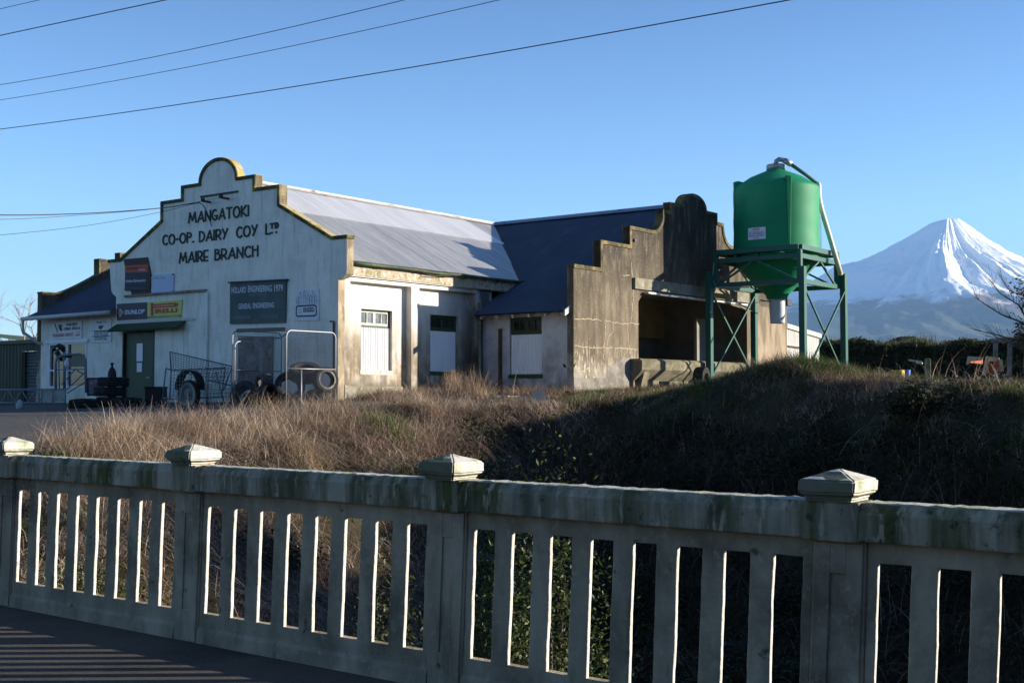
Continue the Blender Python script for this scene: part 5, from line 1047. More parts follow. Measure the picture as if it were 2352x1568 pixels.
mb = MB(); a, b = at(-160, 752, 60), at(46, 782, 60); mb.add([a, b, b + Vector((3, 8, -.2)), a + Vector((3, 8, -.2)), Vector((a.x, a.y, 1)), Vector((b.x, b.y, 1))], [(0, 1, 2, 3)]); mb.build('roof', mat('mossy_roof', (.05, .08, .04), .7), BSH)
mb = MB(); mb.box(a.x, b.x, a.y + .2, a.y + .3, .8, b.z + .0); mb.build('wall', m_cream, BSH)
# ------------------------------------------------------------------ corrugated lean-to beyond the loading gable
aS = aB + .6; q0, q1 = pick(*zz(7, 60, 995), 'a', aS), pick(*zz(7, 345, 1082), 'a', aS); q2 = pick(*zz(7, 328, 1360), 'a', aS)
LT = thing('corrugated_lean_to', 'white corrugated iron lean-to with timber barge beyond the loading gable', 'shed', (q0.x, aS, 1.8), BM)
m_wiron = mat('white_weathered_iron', (.62, .60, .56), .5, [((.30, .18, .12), 3, .56, .66, .8, (2, 2, .2)), ((.4, .4, .4), 2, .4, .6, .5)])
mb = MB(); V = []; n = 220
for i in range(n + 1): b = q0.x + (q1.x - .08 - q0.x) * i / n; z = q0.z + (q1.z - q0.z) * i / n - .05; o = .018 * math.cos(2 * math.pi * b / .17); V += [(b, aS + o, 1.2), (b, aS + o, z)]
mb.add(V, [(2 * i, 2 * i + 2, 2 * i + 3, 2 * i + 1) for i in range(n)]); mb.build('wall', m_wiron, LT, recalc=False)
mb = MB(); mb.beam((q0.x, aS - .05, q0.z - .04), (q1.x, aS - .05, q1.z - .04), .05, .16); mb.build('barge_board', m_frame, LT); mb = MB(); mb.beam((q0.x, aS - .04, q0.z - .75), (q0.x + (q1.x - q0.x) * .45, aS - .04, q0.z - .78), .05, .05); mb.build('girt', m_rust, LT)
mb = MB(); mb.add([(q0.x, aS - .08, q0.z + .03), (q1.x, aS - .08, q1.z + .03), (q1.x, aS + 5, q1.z + .03), (q0.x, aS + 5, q0.z + .03)], [(0, 1, 2, 3)]); mb.build('roof', m_roofA, LT)
# ------------------------------------------------------------------ things by the dock and on the bank
p = at(*zz(15, 905, 1400), 34.0); tyre('big black tractor tyre standing against the loading dock', Vector((p.x, p.y, 1.93)), .36, .30, (90, 0, 62), m_rubber, group=None, inner=.5)
a = at(*zz(15, 372, 1412), 34.2); b = at(*zz(15, 505, 1500), 34.2); mb = MB(); g0 = gz(a.x, a.y); z9 = a.z
mb.add([(a.x, a.y, z9), (b.x, a.y, z9), (b.x, a.y + .4, z9), (a.x, a.y + .4, z9), (a.x + .05, a.y + .03, g0), (b.x - .05, a.y + .03, g0), (b.x - .05, a.y + .36, g0), (a.x + .05, a.y + .36, g0)], [(0, 1, 5, 4), (1, 2, 6, 5), (2, 3, 7, 6), (3, 0, 4, 7), (4, 5, 6, 7), (0, 1, 2, 3)])
o = mb.build('concrete_block', m_dock, None, org=(a.x, a.y, g0), bevel=.02); tag(o, 'dark concrete block on the ground before the loading dock', 'block')
p = at(*zz(15, 1365, 1428), 33.5); mb = MB(); mb.lathe([(0, -.09), (.055, -.09), (.065, .05), (.05, .06), (.0, .06)], p, 16); o = mb.build('tin_can', m_swhite, None, True, org=p); tag(o, 'small white tin lying by the right end of the loading dock', 'tin')
p = at(*zz(4, 1928, 1350), 28.5); g0 = gz(p.x, p.y); mb = MB(); mb.add([(p.x - .14, p.y, g0 - .05), (p.x + .17, p.y, g0 - .02), (p.x + .12, p.y + .12, p.z + .12), (p.x - .17, p.y + .12, p.z + .08), (p.x - .14, p.y + .05, g0 - .05), (p.x + .17, p.y + .05, g0 - .02), (p.x + .12, p.y + .16, p.z + .12), (p.x - .17, p.y + .16, p.z + .08)], [(0, 1, 2, 3), (7, 6, 5, 4), (0, 4, 5, 1), (1, 5, 6, 2), (2, 6, 7, 3), (3, 7, 4, 0)])
o = mb.build('pale_offcut', mat('pale_offcut', (.38, .31, .25), .8), None, org=(p.x, p.y, g0)); tag(o, 'pale offcut of board lying on the bank below the wing window', 'board')
for i, (x, y_, l, an) in enumerate(((1480, 1345, .7, 10), (1560, 1350, .5, -20), (1640, 1370, .6, 15))):
    p = at(*zz(4, x, y_), 30.3); g0 = gz(p.x, p.y); dv = Vector((math.cos(R(an)), math.sin(R(an)), 0)) * l / 2; mb = MB(); mb.beam(Vector((p.x, p.y, g0 + .04)) - dv, Vector((p.x, p.y, g0 + .06)) + dv, .10, .03)
    o = mb.build('broken_board', bpy.data.materials['pale_offcut'], None, org=(p.x, p.y, g0)); tag(o, ['left one of the broken boards on the pad before the wing window', 'middle one of the broken boards on the pad before the wing window', 'right one of the broken boards on the pad before the wing window'][i], 'board', 'broken boards on the pad')
# drums, post, panels, timber frame
def g7(x, y, Y): return at(*zz(7, x, y), Y)
for lab, col, x, w_, top, Y in (('yellow drum standing in the grass beside the blue drum', (.62, .42, .03), 998, 104, 1380, 33), ('blue drum standing behind the yellow drum', (.03, .13, .45), 1070, 60, 1378, 33.6)):
    p = g7(x, 1450, Y); t = g7(x, top, Y); r_ = w_ / 2 * .2934 * .9408 / FOC * Y; g0 = min(gz(p.x, p.y), p.z) - .05
    T = thing('drum', lab, 'drum', (p.x, p.y, g0), None, 'plastic drums in the grass'); mb = MB(); h_ = t.z - g0
    mb.lathe([(0, 0), (r_ * .96, .0), (r_, .03), (r_, h_ * .3), (r_ * 1.03, h_ * .33), (r_, h_ * .36), (r_, h_ * .64), (r_ * 1.03, h_ * .67), (r_, h_ * .7), (r_, h_ - .03), (r_ * 1.02, h_), (r_ * .94, h_), (r_ * .92, h_ - .02), (0, h_ - .02)], (p.x, p.y, g0), 28)
    mb.build('body', mat(lab.split()[0] + '_plastic', col, .45), T, True); mb = MB(); mb.lathe([(r_ * .93, h_ + .002), (r_ * 1.03, h_ + .002), (r_ * 1.03, h_ + .02), (r_ * .93, h_ + .02)], (p.x, p.y, g0), 28); mb.build('rim', mat(lab.split()[0] + '_rim', tuple(min(1, c_ * 1.2) for c_ in col), .45), T, True)
m_post = mat('lichened_post', (.30, .30, .16), .9, [((.12, .12, .07), 6, .45, .6, .8)])
a = g7(1243, 1278, 27.5); g0 = gz(a.x, a.y) - .1; mb = MB(); mb.box(a.x - .055, a.x + .055, a.y - .05, a.y + .05, g0, a.z); o = mb.build('fence_post', m_post, None, org=(a.x, a.y, g0), bevel=.01); tag(o, 'short lichened fence post standing in dry weeds right of the drums', 'post')
mb = MB(); mb.beam(g7(1085, 1290, 28), g7(1195, 1306, 27.9), .05, .04); mb.beam(g7(1150, 1312, 28), g7(1200, 1318, 27.9), .04, .03); o = mb.build('fallen_rail', m_frame, None, org=g7(1140, 1300, 28)); tag(o, 'weathered rail sticking out of the weeds left of the fence post', 'rail')
m_wood = mat('pale_plywood', (.55, .44, .26), .8, [((.4, .3, .16), 4, .45, .65, .6)]); m_org = mat('orange_crate', (.62, .13, .04), .6)
T = thing('crate_panel', 'broken pale plywood corner panel tipped in the weeds, left of the taller one', 'panel', g7(1610, 1330, 27)); mb = MB(); P = [g7(*q, 27) for q in ((1578, 1258), (1705, 1268), (1695, 1292), (1610, 1300), (1580, 1328), (1562, 1328))]
mb.add(P + [p_ + Vector((.02, .06, 0)) for p_ in P], [tuple(range(6)), tuple(range(11, 5, -1))] + [(i, (i + 1) % 6, 6 + (i + 1) % 6, 6 + i) for i in range(6)]); mb.build('ply_sheet', m_wood, T); mb = MB(); mb.beam(g7(1585, 1290, 27.15), g7(1690, 1300, 27.3), .08, .12); mb.build('red_brace', m_org, T)
T = thing('crate_panel', 'taller leaning wooden crate with orange red pieces inside, right of the plywood corner', 'panel', g7(1770, 1420, 26.5)); 
for s in (((1745, 1260), (1710, 1420)), ((1848, 1285), (1858, 1380))): mb = MB(); mb.beam(g7(*s[0], 26.5), g7(*s[1], 26.5), .10, .05); mb.build('side_board', m_wood, T)
mb = MB(); P = [g7(*q, 26.5) for q in ((1740, 1260), (1838, 1270), (1836, 1300), (1735, 1300))]; mb.add(P + [p_ + Vector((.02, .04, 0)) for p_ in P], [(0, 1, 2, 3), (7, 6, 5, 4), (0, 1, 5, 4), (1, 2, 6, 5), (2, 3, 7, 6), (3, 0, 4, 7)]); mb.build('head_board', m_wood, T)
for s in (((1750, 1310), (1740, 1410)), ((1770, 1330), (1775, 1370)), ((1818, 1300), (1822, 1355)), ((1845, 1330), (1850, 1385)), ((1745, 1390), (1775, 1385))): mb = MB(); mb.beam(g7(*s[0], 26.6), g7(*s[1], 26.6), .12, .08); mb.build('orange_piece', m_org, T)
T = thing('timber_frame', 'grey timber post and rail frame standing before the hedge beside the tree', 'frame', g7(1860, 1400, 30))
m_tim = mat('grey_timber', (.24, .21, .18), .9, [((.1, .09, .07), 6, .45, .6, .7)])
for s in (((1775, 1128), (1990, 1132)), ((1808, 1135), (1808, 1420)), ((1928, 1140), (1922, 1420))): mb = MB(); mb.beam(g7(*s[0], 30), g7(*s[1], 30), .09, .09); mb.build('timber', m_tim, T)
# ------------------------------------------------------------------ overhead wires
def wire(name, label, P, Y0, r, ext=14, m=None, group='power lines over the yard'):
    n = RN_; base = at(0, P[0][1], Y0) if P[0][0] == 0 else at(P[0][0], P[0][1], Y0)
    W = []
    for u, v in P: d = ray(u, v); W.append(CAM + d * ((base - CAM).dot(n) / d.dot(n)))
    t = [(q - W[0]).dot(RD_) for q in W]; co = np.polyfit(t, [q.z for q in W], len(P) - 1)
    tt = np.linspace(-ext, t[-1] + ext, 40); c2 = np.array(co)
    mb = MB(); mb.tube([(W[0].x + RD_.x * s, W[0].y + RD_.y * s, float(np.polyval(c2, s))) for s in tt], r, 6); o = mb.build(name, m or m_black, None, True, org=W[0]); tag(o, label, 'wire', group)
wire('power_line', 'highest short wire crossing the top left corner of the sky', [(0, 21), (92, 0)], 27, .006)
wire('power_line', 'thick wire running out of the top left corner, second from the top', [(0, 82), (382, 0)], 27.6, .010)
wire('power_line', 'third wire from the top, the upper one of the close pair', [(0, 195), (470, 107), (930, 0)], 29, .0065)
wire('power_line', 'fourth wire from the top, the lower one of the close pair', [(0, 230), (580, 125), (1148, 0)], 29.6, .006)
wire('power_line', 'longest and lowest wire crossing the whole sky above the factory', [(0, 297), (910, 161), (1815, 0)], 31, .009)
b1_ = BM @ Vector((-.25, *FP(2, 985, 500))); b2_ = BM @ Vector((-.25, *FP(2, 1150, 468)))
def cable(label, P, r):
    mb = MB(); pts_ = [at(u, v, Y) if not isinstance(u, Vector) else u for u, v, Y in P]; sm = []
    for i in range(len(pts_) - 1):
        p0, p1, p2, p3 = pts_[max(i - 1, 0)], pts_[i], pts_[i + 1], pts_[min(i + 2, len(pts_) - 1)]
        for k in range(8): t = k / 8; sm.append(.5 * ((2 * p1) + (p2 - p0) * t + (2 * p0 - 5 * p1 + 4 * p2 - p3) * t * t + (3 * p1 - p0 - 3 * p2 + p3) * t ** 3))
    sm.append(pts_[-1]); mb.tube(sm, r, 6); o = mb.build('service_cable', m_black, None, True, org=sm[-1]); tag(o, label, 'cable', 'service cables to the front wall')
Yb = b1_.y
cable('thick black service cable sagging to the left bracket on the gable', [(-300, 485, 24), (0, 494, 28), (200, 490, 30), (370, 478, Yb - 1), (440, 468, Yb - .2), (465, 470, Yb - .1), (480, 500, Yb + .05), (486, 520, Yb + .1)], .013)
cable('thin upper service wire running to the right bracket on the gable', [(-300, 500, 24), (0, 504, 28), (200, 493, 30), (370, 478, Yb - 1.2), (b2_, 0, 0)], .006)
cable('thin lower service wire rising to the left bracket on the gable', [(-300, 565, 24), (0, 540, 28), (200, 518, 30), (370, 487, Yb - 1), (b1_, 0, 0)], .006)
# ------------------------------------------------------------------ vegetation
def blade_arr(P, Ln, lean, wd, seg=4, seed=0, az=None, droop=.5):
    """arching grass blades rooted at P (N,3): returns vertices, quads, tint"""
    g = np.random.default_rng(seed); n = len(P); a = g.uniform(0, 6.283, n) if az is None else az
    d = np.stack([np.cos(a), np.sin(a)], -1); tw = a + 1.57 + g.normal(0, .5, n); s = np.stack([np.cos(tw), np.sin(tw)], -1)
    V = np.zeros((n, seg + 1, 2, 3)); L_ = Ln; ln = lean * g.uniform(.3, 1.6, n)
    for i in range(seg + 1):
        t = i / seg; r = L_ * ln * t ** 1.6; z = L_ * (t - droop * ln * t ** 2.4); w_ = wd * (1 - .85 * t)
        c = P + np.stack([d[:, 0] * r, d[:, 1] * r, z], -1)
        for k, sg in enumerate((-1, 1)): V[:, i, k] = c + np.stack([s[:, 0] * w_ * sg / 2, s[:, 1] * w_ * sg / 2, 0 * w_], -1)
    idx = np.arange(n * (seg + 1) * 2).reshape(n, seg + 1, 2)
    F = np.stack([idx[:, :-1, 0], idx[:, :-1, 1], idx[:, 1:, 1], idx[:, 1:, 0]], -1).reshape(-1, 4)
    return V.reshape(-1, 3), F
def blades(name, P, Ln, lean, wd, m, tint, seed=0, seg=4, az=None, droop=.5):
    V, F = blade_arr(P, Ln, lean, wd, seg, seed, az, droop); return npmesh(name, V, F, m, np.repeat(tint, (seg + 1) * 2))
def leaf_arr(P, size, seed=0, flat=.3):
    g = np.random.default_rng(seed); n = len(P); a = g.normal(0, 1, (n, 3)); a[:, 2] *= flat + .4; a /= np.linalg.norm(a, axis=1)[:, None]
    b = g.normal(0, 1, (n, 3)); b -= a * (a * b).sum(1)[:, None]; b /= np.linalg.norm(b, axis=1)[:, None]; s = (size * g.uniform(.6, 1.4, n))[:, None]
    V = np.stack([P - a * s, P + b * s * .38, P + a * s, P - b * s * .38], 1); F = np.arange(n * 4).reshape(n, 4); return V.reshape(-1, 3), F
def leaves(name, P, size, m, tint, seed=0, flat=.3):
    V, F = leaf_arr(P, size, seed, flat); return npmesh(name, V, F, m, np.repeat(tint, 4))
def scatter(n, cond, box, seed):
    g = np.random.default_rng(seed); out = []
    tot = 0
    while tot < n:
        x = g.uniform(box[0], box[1], n * 2); y = g.uniform(box[2], box[3], n * 2); k = cond(x, y, g); p = np.stack([x[k], y[k]], -1); out.append(p); tot += len(p)
        if len(out) > 60: break
    return np.concatenate(out)[:n]
def ground_pts(p): return np.stack([p[:, 0], p[:, 1], ground(p[:, 0], p[:, 1])], -1)
m_dry = mat('dry_grass', (.3, .2, .1), .8, tint=[(0, (.035, .022, .012)), (.35, (.14, .085, .042)), (.7, (.38, .27, .18)), (1, (.62, .50, .37))], trans=.25)
m_grn = mat('green_grass', (.1, .15, .03), .7, tint=[(0, (.02, .035, .008)), (.5, (.055, .10, .018)), (1, (.16, .22, .05))], trans=.3)
m_scr = mat('scrub_leaves', (.05, .07, .02), .7, tint=[(0, (.008, .010, .005)), (.45, (.018, .027, .008)), (.75, (.045, .045, .016)), (1, (.09, .07, .04))], trans=.2)
m_dryd = mat('rank_grass', (.1, .07, .04), .85, tint=[(0, (.018, .012, .008)), (.35, (.05, .035, .02)), (.7, (.11, .08, .045)), (1, (.26, .20, .13))], trans=.15)  # darkened copy of the dry grass tints, bank shade put into the colour
m_ivy = mat('ivy_leaves', (.08, .13, .02), .5, tint=[(0, (.05, .03, .016)), (.25, (.02, .028, .008)), (.6, (.045, .07, .014)), (.85, (.10, .13, .025)), (1, (.20, .22, .05))], trans=.3)
m_hedge = mat('hedge_foliage', (.04, .05, .02), .7, tint=[(0, (.012, .018, .008)), (.6, (.045, .055, .018)), (1, (.15, .14, .05))], trans=.2)
m_twig = mat('dry_twigs', (.22, .17, .12), .85, tint=[(0, (.06, .045, .035)), (.6, (.20, .15, .11)), (1, (.45, .38, .30))])
m_bark = mat('grey_bark', (.12, .10, .085), .9, [((.05, .04, .035), 6, .45, .6, .7)])
def off_rail(x, y): return (x - RP0.x) * RN_.x + (y - RP0.y) * RN_.y
def shrub(name, lab, c, r, n, m, seed, tb=.6, size=.04, cat='shrub', stems=26, group=None):
    T = thing(name, lab, cat, (c[0], c[1], c[2]), None, group); g = np.random.default_rng(seed)
    cl = g.normal(0, 1, (60, 3)); cl /= np.linalg.norm(cl, axis=1)[:, None]; cl *= g.uniform(.45, 1, (60, 1)); cl[:, 2] = np.abs(cl[:, 2]) * 1.0
    P = (cl[g.integers(0, 60, n)] + g.normal(0, .17, (n, 3))) * np.array(r); P[:, 2] = np.abs(P[:, 2])
    o = leaves('foliage', P, size, m, np.clip(g.normal(tb, .22, n), 0, 1), seed); o.parent = T
    mb = MB()
    for i in range(stems):
        q = Vector(cl[i]); q = Vector((q.x * r[0], q.y * r[1], q.z * r[2])); mb.tube([Vector((q.x * .1, q.y * .1, -.1)), Vector((q.x * .5, q.y * .5, q.z * .6)), q], [.012, .008, .003], 4)
    o = MB(); o.v, o.f, o.mi = mb.v, mb.f, mb.mi; ob = o.build('stems', m_bark, None, org=(0, 0, 0)); ob.parent = T; return T
def gp(x, y, dz=0): return (x, y, gz(x, y) + dz)
# 1 dry grass of the left bank: tussocks along the lip, thatch down the slope
def tuss(n, per, cond, box, seed, L0, L1, lean, wd, spread, name, m, tb, tv, droop=.55, seg=4):
    g = np.random.default_rng(seed); C0 = scatter(n, cond, box, seed); per_ = g.integers(int(per * .5), int(per * 1.5), n); idx = np.repeat(np.arange(n), per_)
    size = g.uniform(.6, 1.25, n)[idx]; cdir = g.uniform(0, 6.283, n)[idx]; a = np.where(g.random(len(idx)) < .45, cdir + g.normal(0, .6, len(idx)), g.uniform(0, 6.283, len(idx)))
    q = C0[idx] + g.normal(0, spread, (len(idx), 2)) * size[:, None]; P = ground_pts(q); P[:, 2] -= .03
    Ln = g.uniform(L0, L1, len(idx)) * size; t = np.clip(tb + g.normal(0, tv, n)[idx] + g.normal(0, .16, len(idx)), 0, 1)
    o = blades(name, P, Ln, lean, wd * g.uniform(.6, 1.3, len(idx)), m, t, seed, seg, a, droop); return o
def left_bank(x, y, g): d = crest_d(x, y); return (d > -.55 + .4 * np.sin(x * 1.3 + y * 2.1)) & (d < 7) & (x < 2.2) & (y > 9) & (off_rail(x, y) > .35) & ((x / y > -.362 + .02 * np.sin(y * 3)) | (g.random(len(x)) < .07)) & (g.random(len(x)) < np.exp(-np.clip(d - 1.5, 0, 9) / 4))
o = tuss(1250, 44, left_bank, (-7.5, 2.4, 9, 27.5), 11, .20, .58, 1.3, .010, .15, 'dry_grass', m_dry, .56, .33, .85); tag(o, 'matted dry brown grass covering the left bank of the gully', 'grass', kind='stuff')
def left_lip(x, y, g): d = crest_d(x, y); return (d > -.6) & (d < 1.6) & (x < -1.0) & (y > 13) & ((x / y > -.365) | (g.random(len(x)) < .06))
o = tuss(125, 170, left_lip, (-7.5, -1, 13, 26), 12, .40, .80, .95, .010, .16, 'tall_dry_grass', m_dry, .75, .12, .6); tag(o, 'tall pale dry tussock grass along the lip of the left bank', 'grass', kind='stuff')
# seed stalks
p = scatter(420, lambda x, y, g: (np.abs(crest_d(x, y)) < 1.2) & (x < 1) & (y > 13) & (x / y > -.37), (-7.5, 1, 13, 27), 13); P = ground_pts(p); g = np.random.default_rng(3)
o = blades('seed_stalks', P, g.uniform(.35, .75, len(P)), .5, .008 + 0 * g.random(len(P)), m_twig, g.uniform(.4, 1, len(P)), 5, 5, None, .3); tag(o, 'thin dry seed stalks standing above the tussock grass', 'grass', kind='stuff')
# green blades and tufts in among it
def green_l(x, y, g): d = crest_d(x, y); return (d > .2) & (d < 7) & (x < 3) & (y > 9) & (off_rail(x, y) > .3) & (fbm(x, y, .9) > .35)
o = tuss(300, 40, green_l, (-6.5, 3, 9, 27), 14, .18, .42, .7, .012, .10, 'green_grass', m_grn, .5, .2, .4); tag(o, 'green grass tufts growing through the dry grass of the left bank', 'grass', kind='stuff')
# green clump seen right of centre on the lip, and one beside the first post
for i, (u, v, Y, n_, lab) in enumerate(((885, 975, 23.4, 260, 'bright green grass clump on the lip of the bank below the first factory window'), (85, 1028, 16.0, 60, 'small green clump of blades behind the leftmost railing post'))):
    c_ = at(u, v, Y); g = np.random.default_rng(40 + i); q = np.stack([c_.x + g.normal(0, .28, n_), c_.y + g.normal(0, .3, n_)], -1); P = ground_pts(q)
    o = blades('grass_clump', P, g.uniform(.3, .6, n_), .55, .022 + 0 * P[:, 0], m_grn, np.clip(g.normal(.7, .2, n_), 0, 1), i, 4); tag(o, lab, 'grass clump')
def big_tuft(lab, u, v, Y, n_, r_, L0, L1, lean, m, tb, sd, name='tussock'):
    c_ = at(u, v, Y); g = np.random.default_rng(sd); q = np.stack([c_.x + g.normal(0, r_, n_), c_.y + g.normal(0, r_, n_)], -1); P = ground_pts(q); P[:, 2] -= .03
    o = blades(name, P, g.uniform(L0, L1, n_), lean, .010 * g.uniform(.6, 1.4, n_), m, np.clip(g.normal(tb, .2, n_), 0, 1), sd, 5, None, .6); tag(o, lab, 'grass clump')
big_tuft('large pale tussock standing above the others before the green door', 285, 975, 18.6, 900, .30, .45, .95, .75, m_dry, .8, 401)
big_tuft('wispy tussock at the left end of the bank', 150, 1000, 17.4, 380, .24, .35, .75, .8, m_dry, .72, 402)
big_tuft('drooping brown tussock before the chain link cage', 690, 1040, 20.0, 800, .28, .35, .75, 1.2, m_dry, .7, 403)
big_tuft('tangled tussock below the right end of the cage', 760, 950, 23.6, 700, .35, .35, .75, .8, m_dry, .6, 404)
big_tuft('tussock between the mesh trailer and the cage', 450, 965, 20.5, 600, .3, .35, .8, .7, m_dry, .65, 405)
for i, (x_, y_, a_, b_, c_, lb) in enumerate(((-4.4, 18.6, .8, .7, .42, 'dark undergrowth clump in the dry grass behind the second railing post'), (-3.3, 16.0, .9, .8, .5, 'dark undergrowth clump low on the left bank, right of the second railing post'), (-6.0, 16.2, .5, .5, .35, 'dark undergrowth clump at the left end of the dry grass'), (-2.6, 19.5, .8, .8, .5, 'dark undergrowth clump mid way along the left bank'), (-1.4, 22.2, 1.0, .8, .55, 'dark undergrowth clump at the right end of the dry grass bank'))):
    shrub('undergrowth', lb, gp(x_, y_, -.12), (a_, b_, c_), 4200, m_scr, 500 + i, .45, .026, 'undergrowth', 24, 'undergrowth clumps in the dry grass')
p = scatter(26000, lambda x, y, g: (crest_d(x, y) > .1) & (crest_d(x, y) < 5) & (x < 1.2) & ((x > -3.6) | (g.random(len(x)) < .5)) & (fbm(x, y, .8) > -.5) & (x / y > -.362), (-7, 1.2, 12, 26), 510); P = ground_pts(p); g = np.random.default_rng(510); P[:, 2] += g.random(len(P)) * .15
m_rtw = mat('russet_twigs', (.2, .12, .09), .85, tint=[(0, (.05, .03, .025)), (.6, (.22, .14, .11)), (1, (.46, .34, .27))])
o = blades('dead_bracken', P, g.uniform(.15, .5, len(P)), 1.3, .008 + 0 * P[:, 0], m_rtw, np.clip(g.normal(.55, .25, len(P)), 0, 1), 510, 5, None, .9); tag(o, 'russet dead bracken and fine twigs tangled through the grass of the lit bank', 'bracken', kind='stuff')
# 2 yard edge and wall foot: weeds before the side wall and the wing
def wallfoot(x, y, g):
    b = (x - OP.x) * ER.x + (y - OP.y) * ER.y; a = (x - OP.x) * EF.x + (y - OP.y) * EF.y; d = crest_d(x, y)
    return ((b > .3) & (b < 5.4) & (a < -.05) & (a > -2.2) & (g.random(len(x)) < np.exp(a * .9))) | ((b > 3.6) & (b < 5.3) & (a < 0) & (a > -3.6) & (g.random(len(x)) < .35)) | ((a > -.2) & (a < 1.2) & (b > -1.6) & (b < -.2))
o = tuss(380, 50, wallfoot, (-6, 5, 27, 38), 15, .12, .42, .9, .010, .12, 'dry_weeds', m_dry, .6, .2); tag(o, 'dry weeds growing along the foot of the sunlit side wall', 'weeds', kind='stuff')
def gablefoot(x, y, g): a = (x - OP.x) * EF.x + (y - OP.y) * EF.y; return (crest_d(x, y) < 0) & (x > .6) & (x < 9) & (a < aB - .05)
o = tuss(520, 44, gablefoot, (.6, 9, 26, 37), 17, .10, .28, .9, .011, .13, 'dry_weeds', m_dry, .42, .25); tag(o, 'low dry weeds between the loading gable and the bank', 'weeds', kind='stuff')
o = tuss(260, 44, gablefoot, (.6, 9, 26, 37), 18, .10, .24, .8, .012, .13, 'green_grass', m_grn, .4, .2); tag(o, 'green grass between the loading gable and the bank', 'grass', kind='stuff')
def padedge(x, y, g): d = crest_d(x, y); return (d < -.2) & (d > -4.5) & (x > -6) & (x < 1.5) & (y > 21) & (fbm(x, y, 1.4) > .15)
o = tuss(110, 44, padedge, (-6, 1.5, 21, 30), 16, .10, .28, 1.0, .010, .12, 'dry_weeds', m_dry, .6, .2); tag(o, 'patches of dry weeds growing through the worn pad behind the bank', 'weeds', kind='stuff')
for i, (u, v, Y, h_, lab) in enumerate(((1040, 890, 31.4, .75, 'bushy seed head weed standing before the second window'), (1075, 893, 30.2, .95, 'tall pale dry weed heap right of the second window'))):
    c_ = at(u, v, Y); g = np.random.default_rng(60 + i); n_ = 420; q = np.stack([c_.x + g.normal(0, .10 + .22 * i, n_), c_.y + g.normal(0, .15, n_)], -1); P = ground_pts(q)
    o = blades('dry_weed', P, g.uniform(.3, h_, n_), .45 if i else .18, .011 + 0 * P[:, 0], m_dry, np.clip(g.normal(.66, .2, n_), 0, 1), i + 3, 4); tag(o, lab, 'weed')
# 3 right bank: mound grass in the light, scrub and long grass down the shaded face
def mound(x, y, g): d = crest_d(x, y); return (d > -2.2) & (d < 1.4) & (x > 1.4) & (x < 22)
o = tuss(900, 46, mound, (1, 16, 12, 30), 21, .12, .30, 1.1, .012, .12, 'bank_grass', m_dry, .5, .22, .6); tag(o, 'brown grass on the crest of the right bank', 'grass', kind='stuff')
o = tuss(620, 46, lambda x, y, g: mound(x, y, g) & (fbm(x, y, .7) > -.2), (1, 16, 12, 30), 22, .12, .28, .8, .013, .12, 'bank_green_grass', m_grn, .55, .2, .45); tag(o, 'green grass on the mound and crest of the right bank', 'grass', kind='stuff')
def rface(x, y, g): d = crest_d(x, y); return (d > .9) & (d < 8) & (x > -1) & (off_rail(x, y) > .6)
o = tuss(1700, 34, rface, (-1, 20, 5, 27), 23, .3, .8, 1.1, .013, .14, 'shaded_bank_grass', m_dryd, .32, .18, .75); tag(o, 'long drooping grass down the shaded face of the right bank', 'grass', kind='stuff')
p = scatter(90000, rface, (-1, 20, 5, 27), 24); g = np.random.default_rng(24); P = ground_pts(p); k = np.clip(fbm(P[:, 0], P[:, 1], 1.1) * .22 + .28, .03, .8)
P[:, 2] += g.random(len(P)) ** .7 * k; o = leaves('bank_scrub', P, .045, m_scr, np.clip(g.normal(.42, .22, len(P)), 0, 1), 24); tag(o, 'dark low scrub and bramble leaves over the shaded bank', 'scrub', kind='stuff')
p = scatter(2600, rface, (-1, 20, 5, 27), 25); P = ground_pts(p); g = np.random.default_rng(25)
o = blades('bramble_canes', P, g.uniform(.7, 1.8, len(P)), .9, .010 + 0 * P[:, 0], m_twig, g.uniform(.2, .9, len(P)), 25, 6, None, .55); tag(o, 'dry arching bramble canes over the shaded bank', 'brambles', kind='stuff')
# tall stems behind the crest at the right
p = scatter(300, lambda x, y, g: (crest_d(x, y) < .2) & (crest_d(x, y) > -6) & (x > 7.6) & (x < 16) & (y > 18), (7, 16, 18, 32), 26); P = ground_pts(p); g = np.random.default_rng(26)
o = blades('dead_stems', P, g.uniform(.4, 1.1, len(P)) , .7, .018 * g.uniform(.5, 1.2, len(P)), m_twig, g.uniform(.3, 1, len(P)), 26, 7, None, .6); tag(o, 'pale dead stems arching out of the weeds on the right', 'stems', kind='stuff')
o = tuss(420, 40, lambda x, y, g: (crest_d(x, y) < 0) & (crest_d(x, y) > -8) & (x > 5), (5, 20, 16, 40), 27, .12, .32, .9, .012, .14, 'dry_weeds', m_dry, .5, .22, .5); tag(o, 'dry weeds around the drums and crates on the right', 'weeds', kind='stuff')
big_tuft('bushy green and brown grass heap on top of the mound below the silo', 1835, 850, 24.8, 1500, .5, .2, .5, .9, m_grn, .5, 406)
big_tuft('dry grass heap on the mound, left of the green one', 1770, 862, 25.2, 1300, .42, .2, .52, 1.0, m_dry, .6, 407)
big_tuft('dry grass heap on the crest right of the silo', 1990, 872, 22.5, 900, .45, .2, .42, 1.0, m_dry, .5, 408)
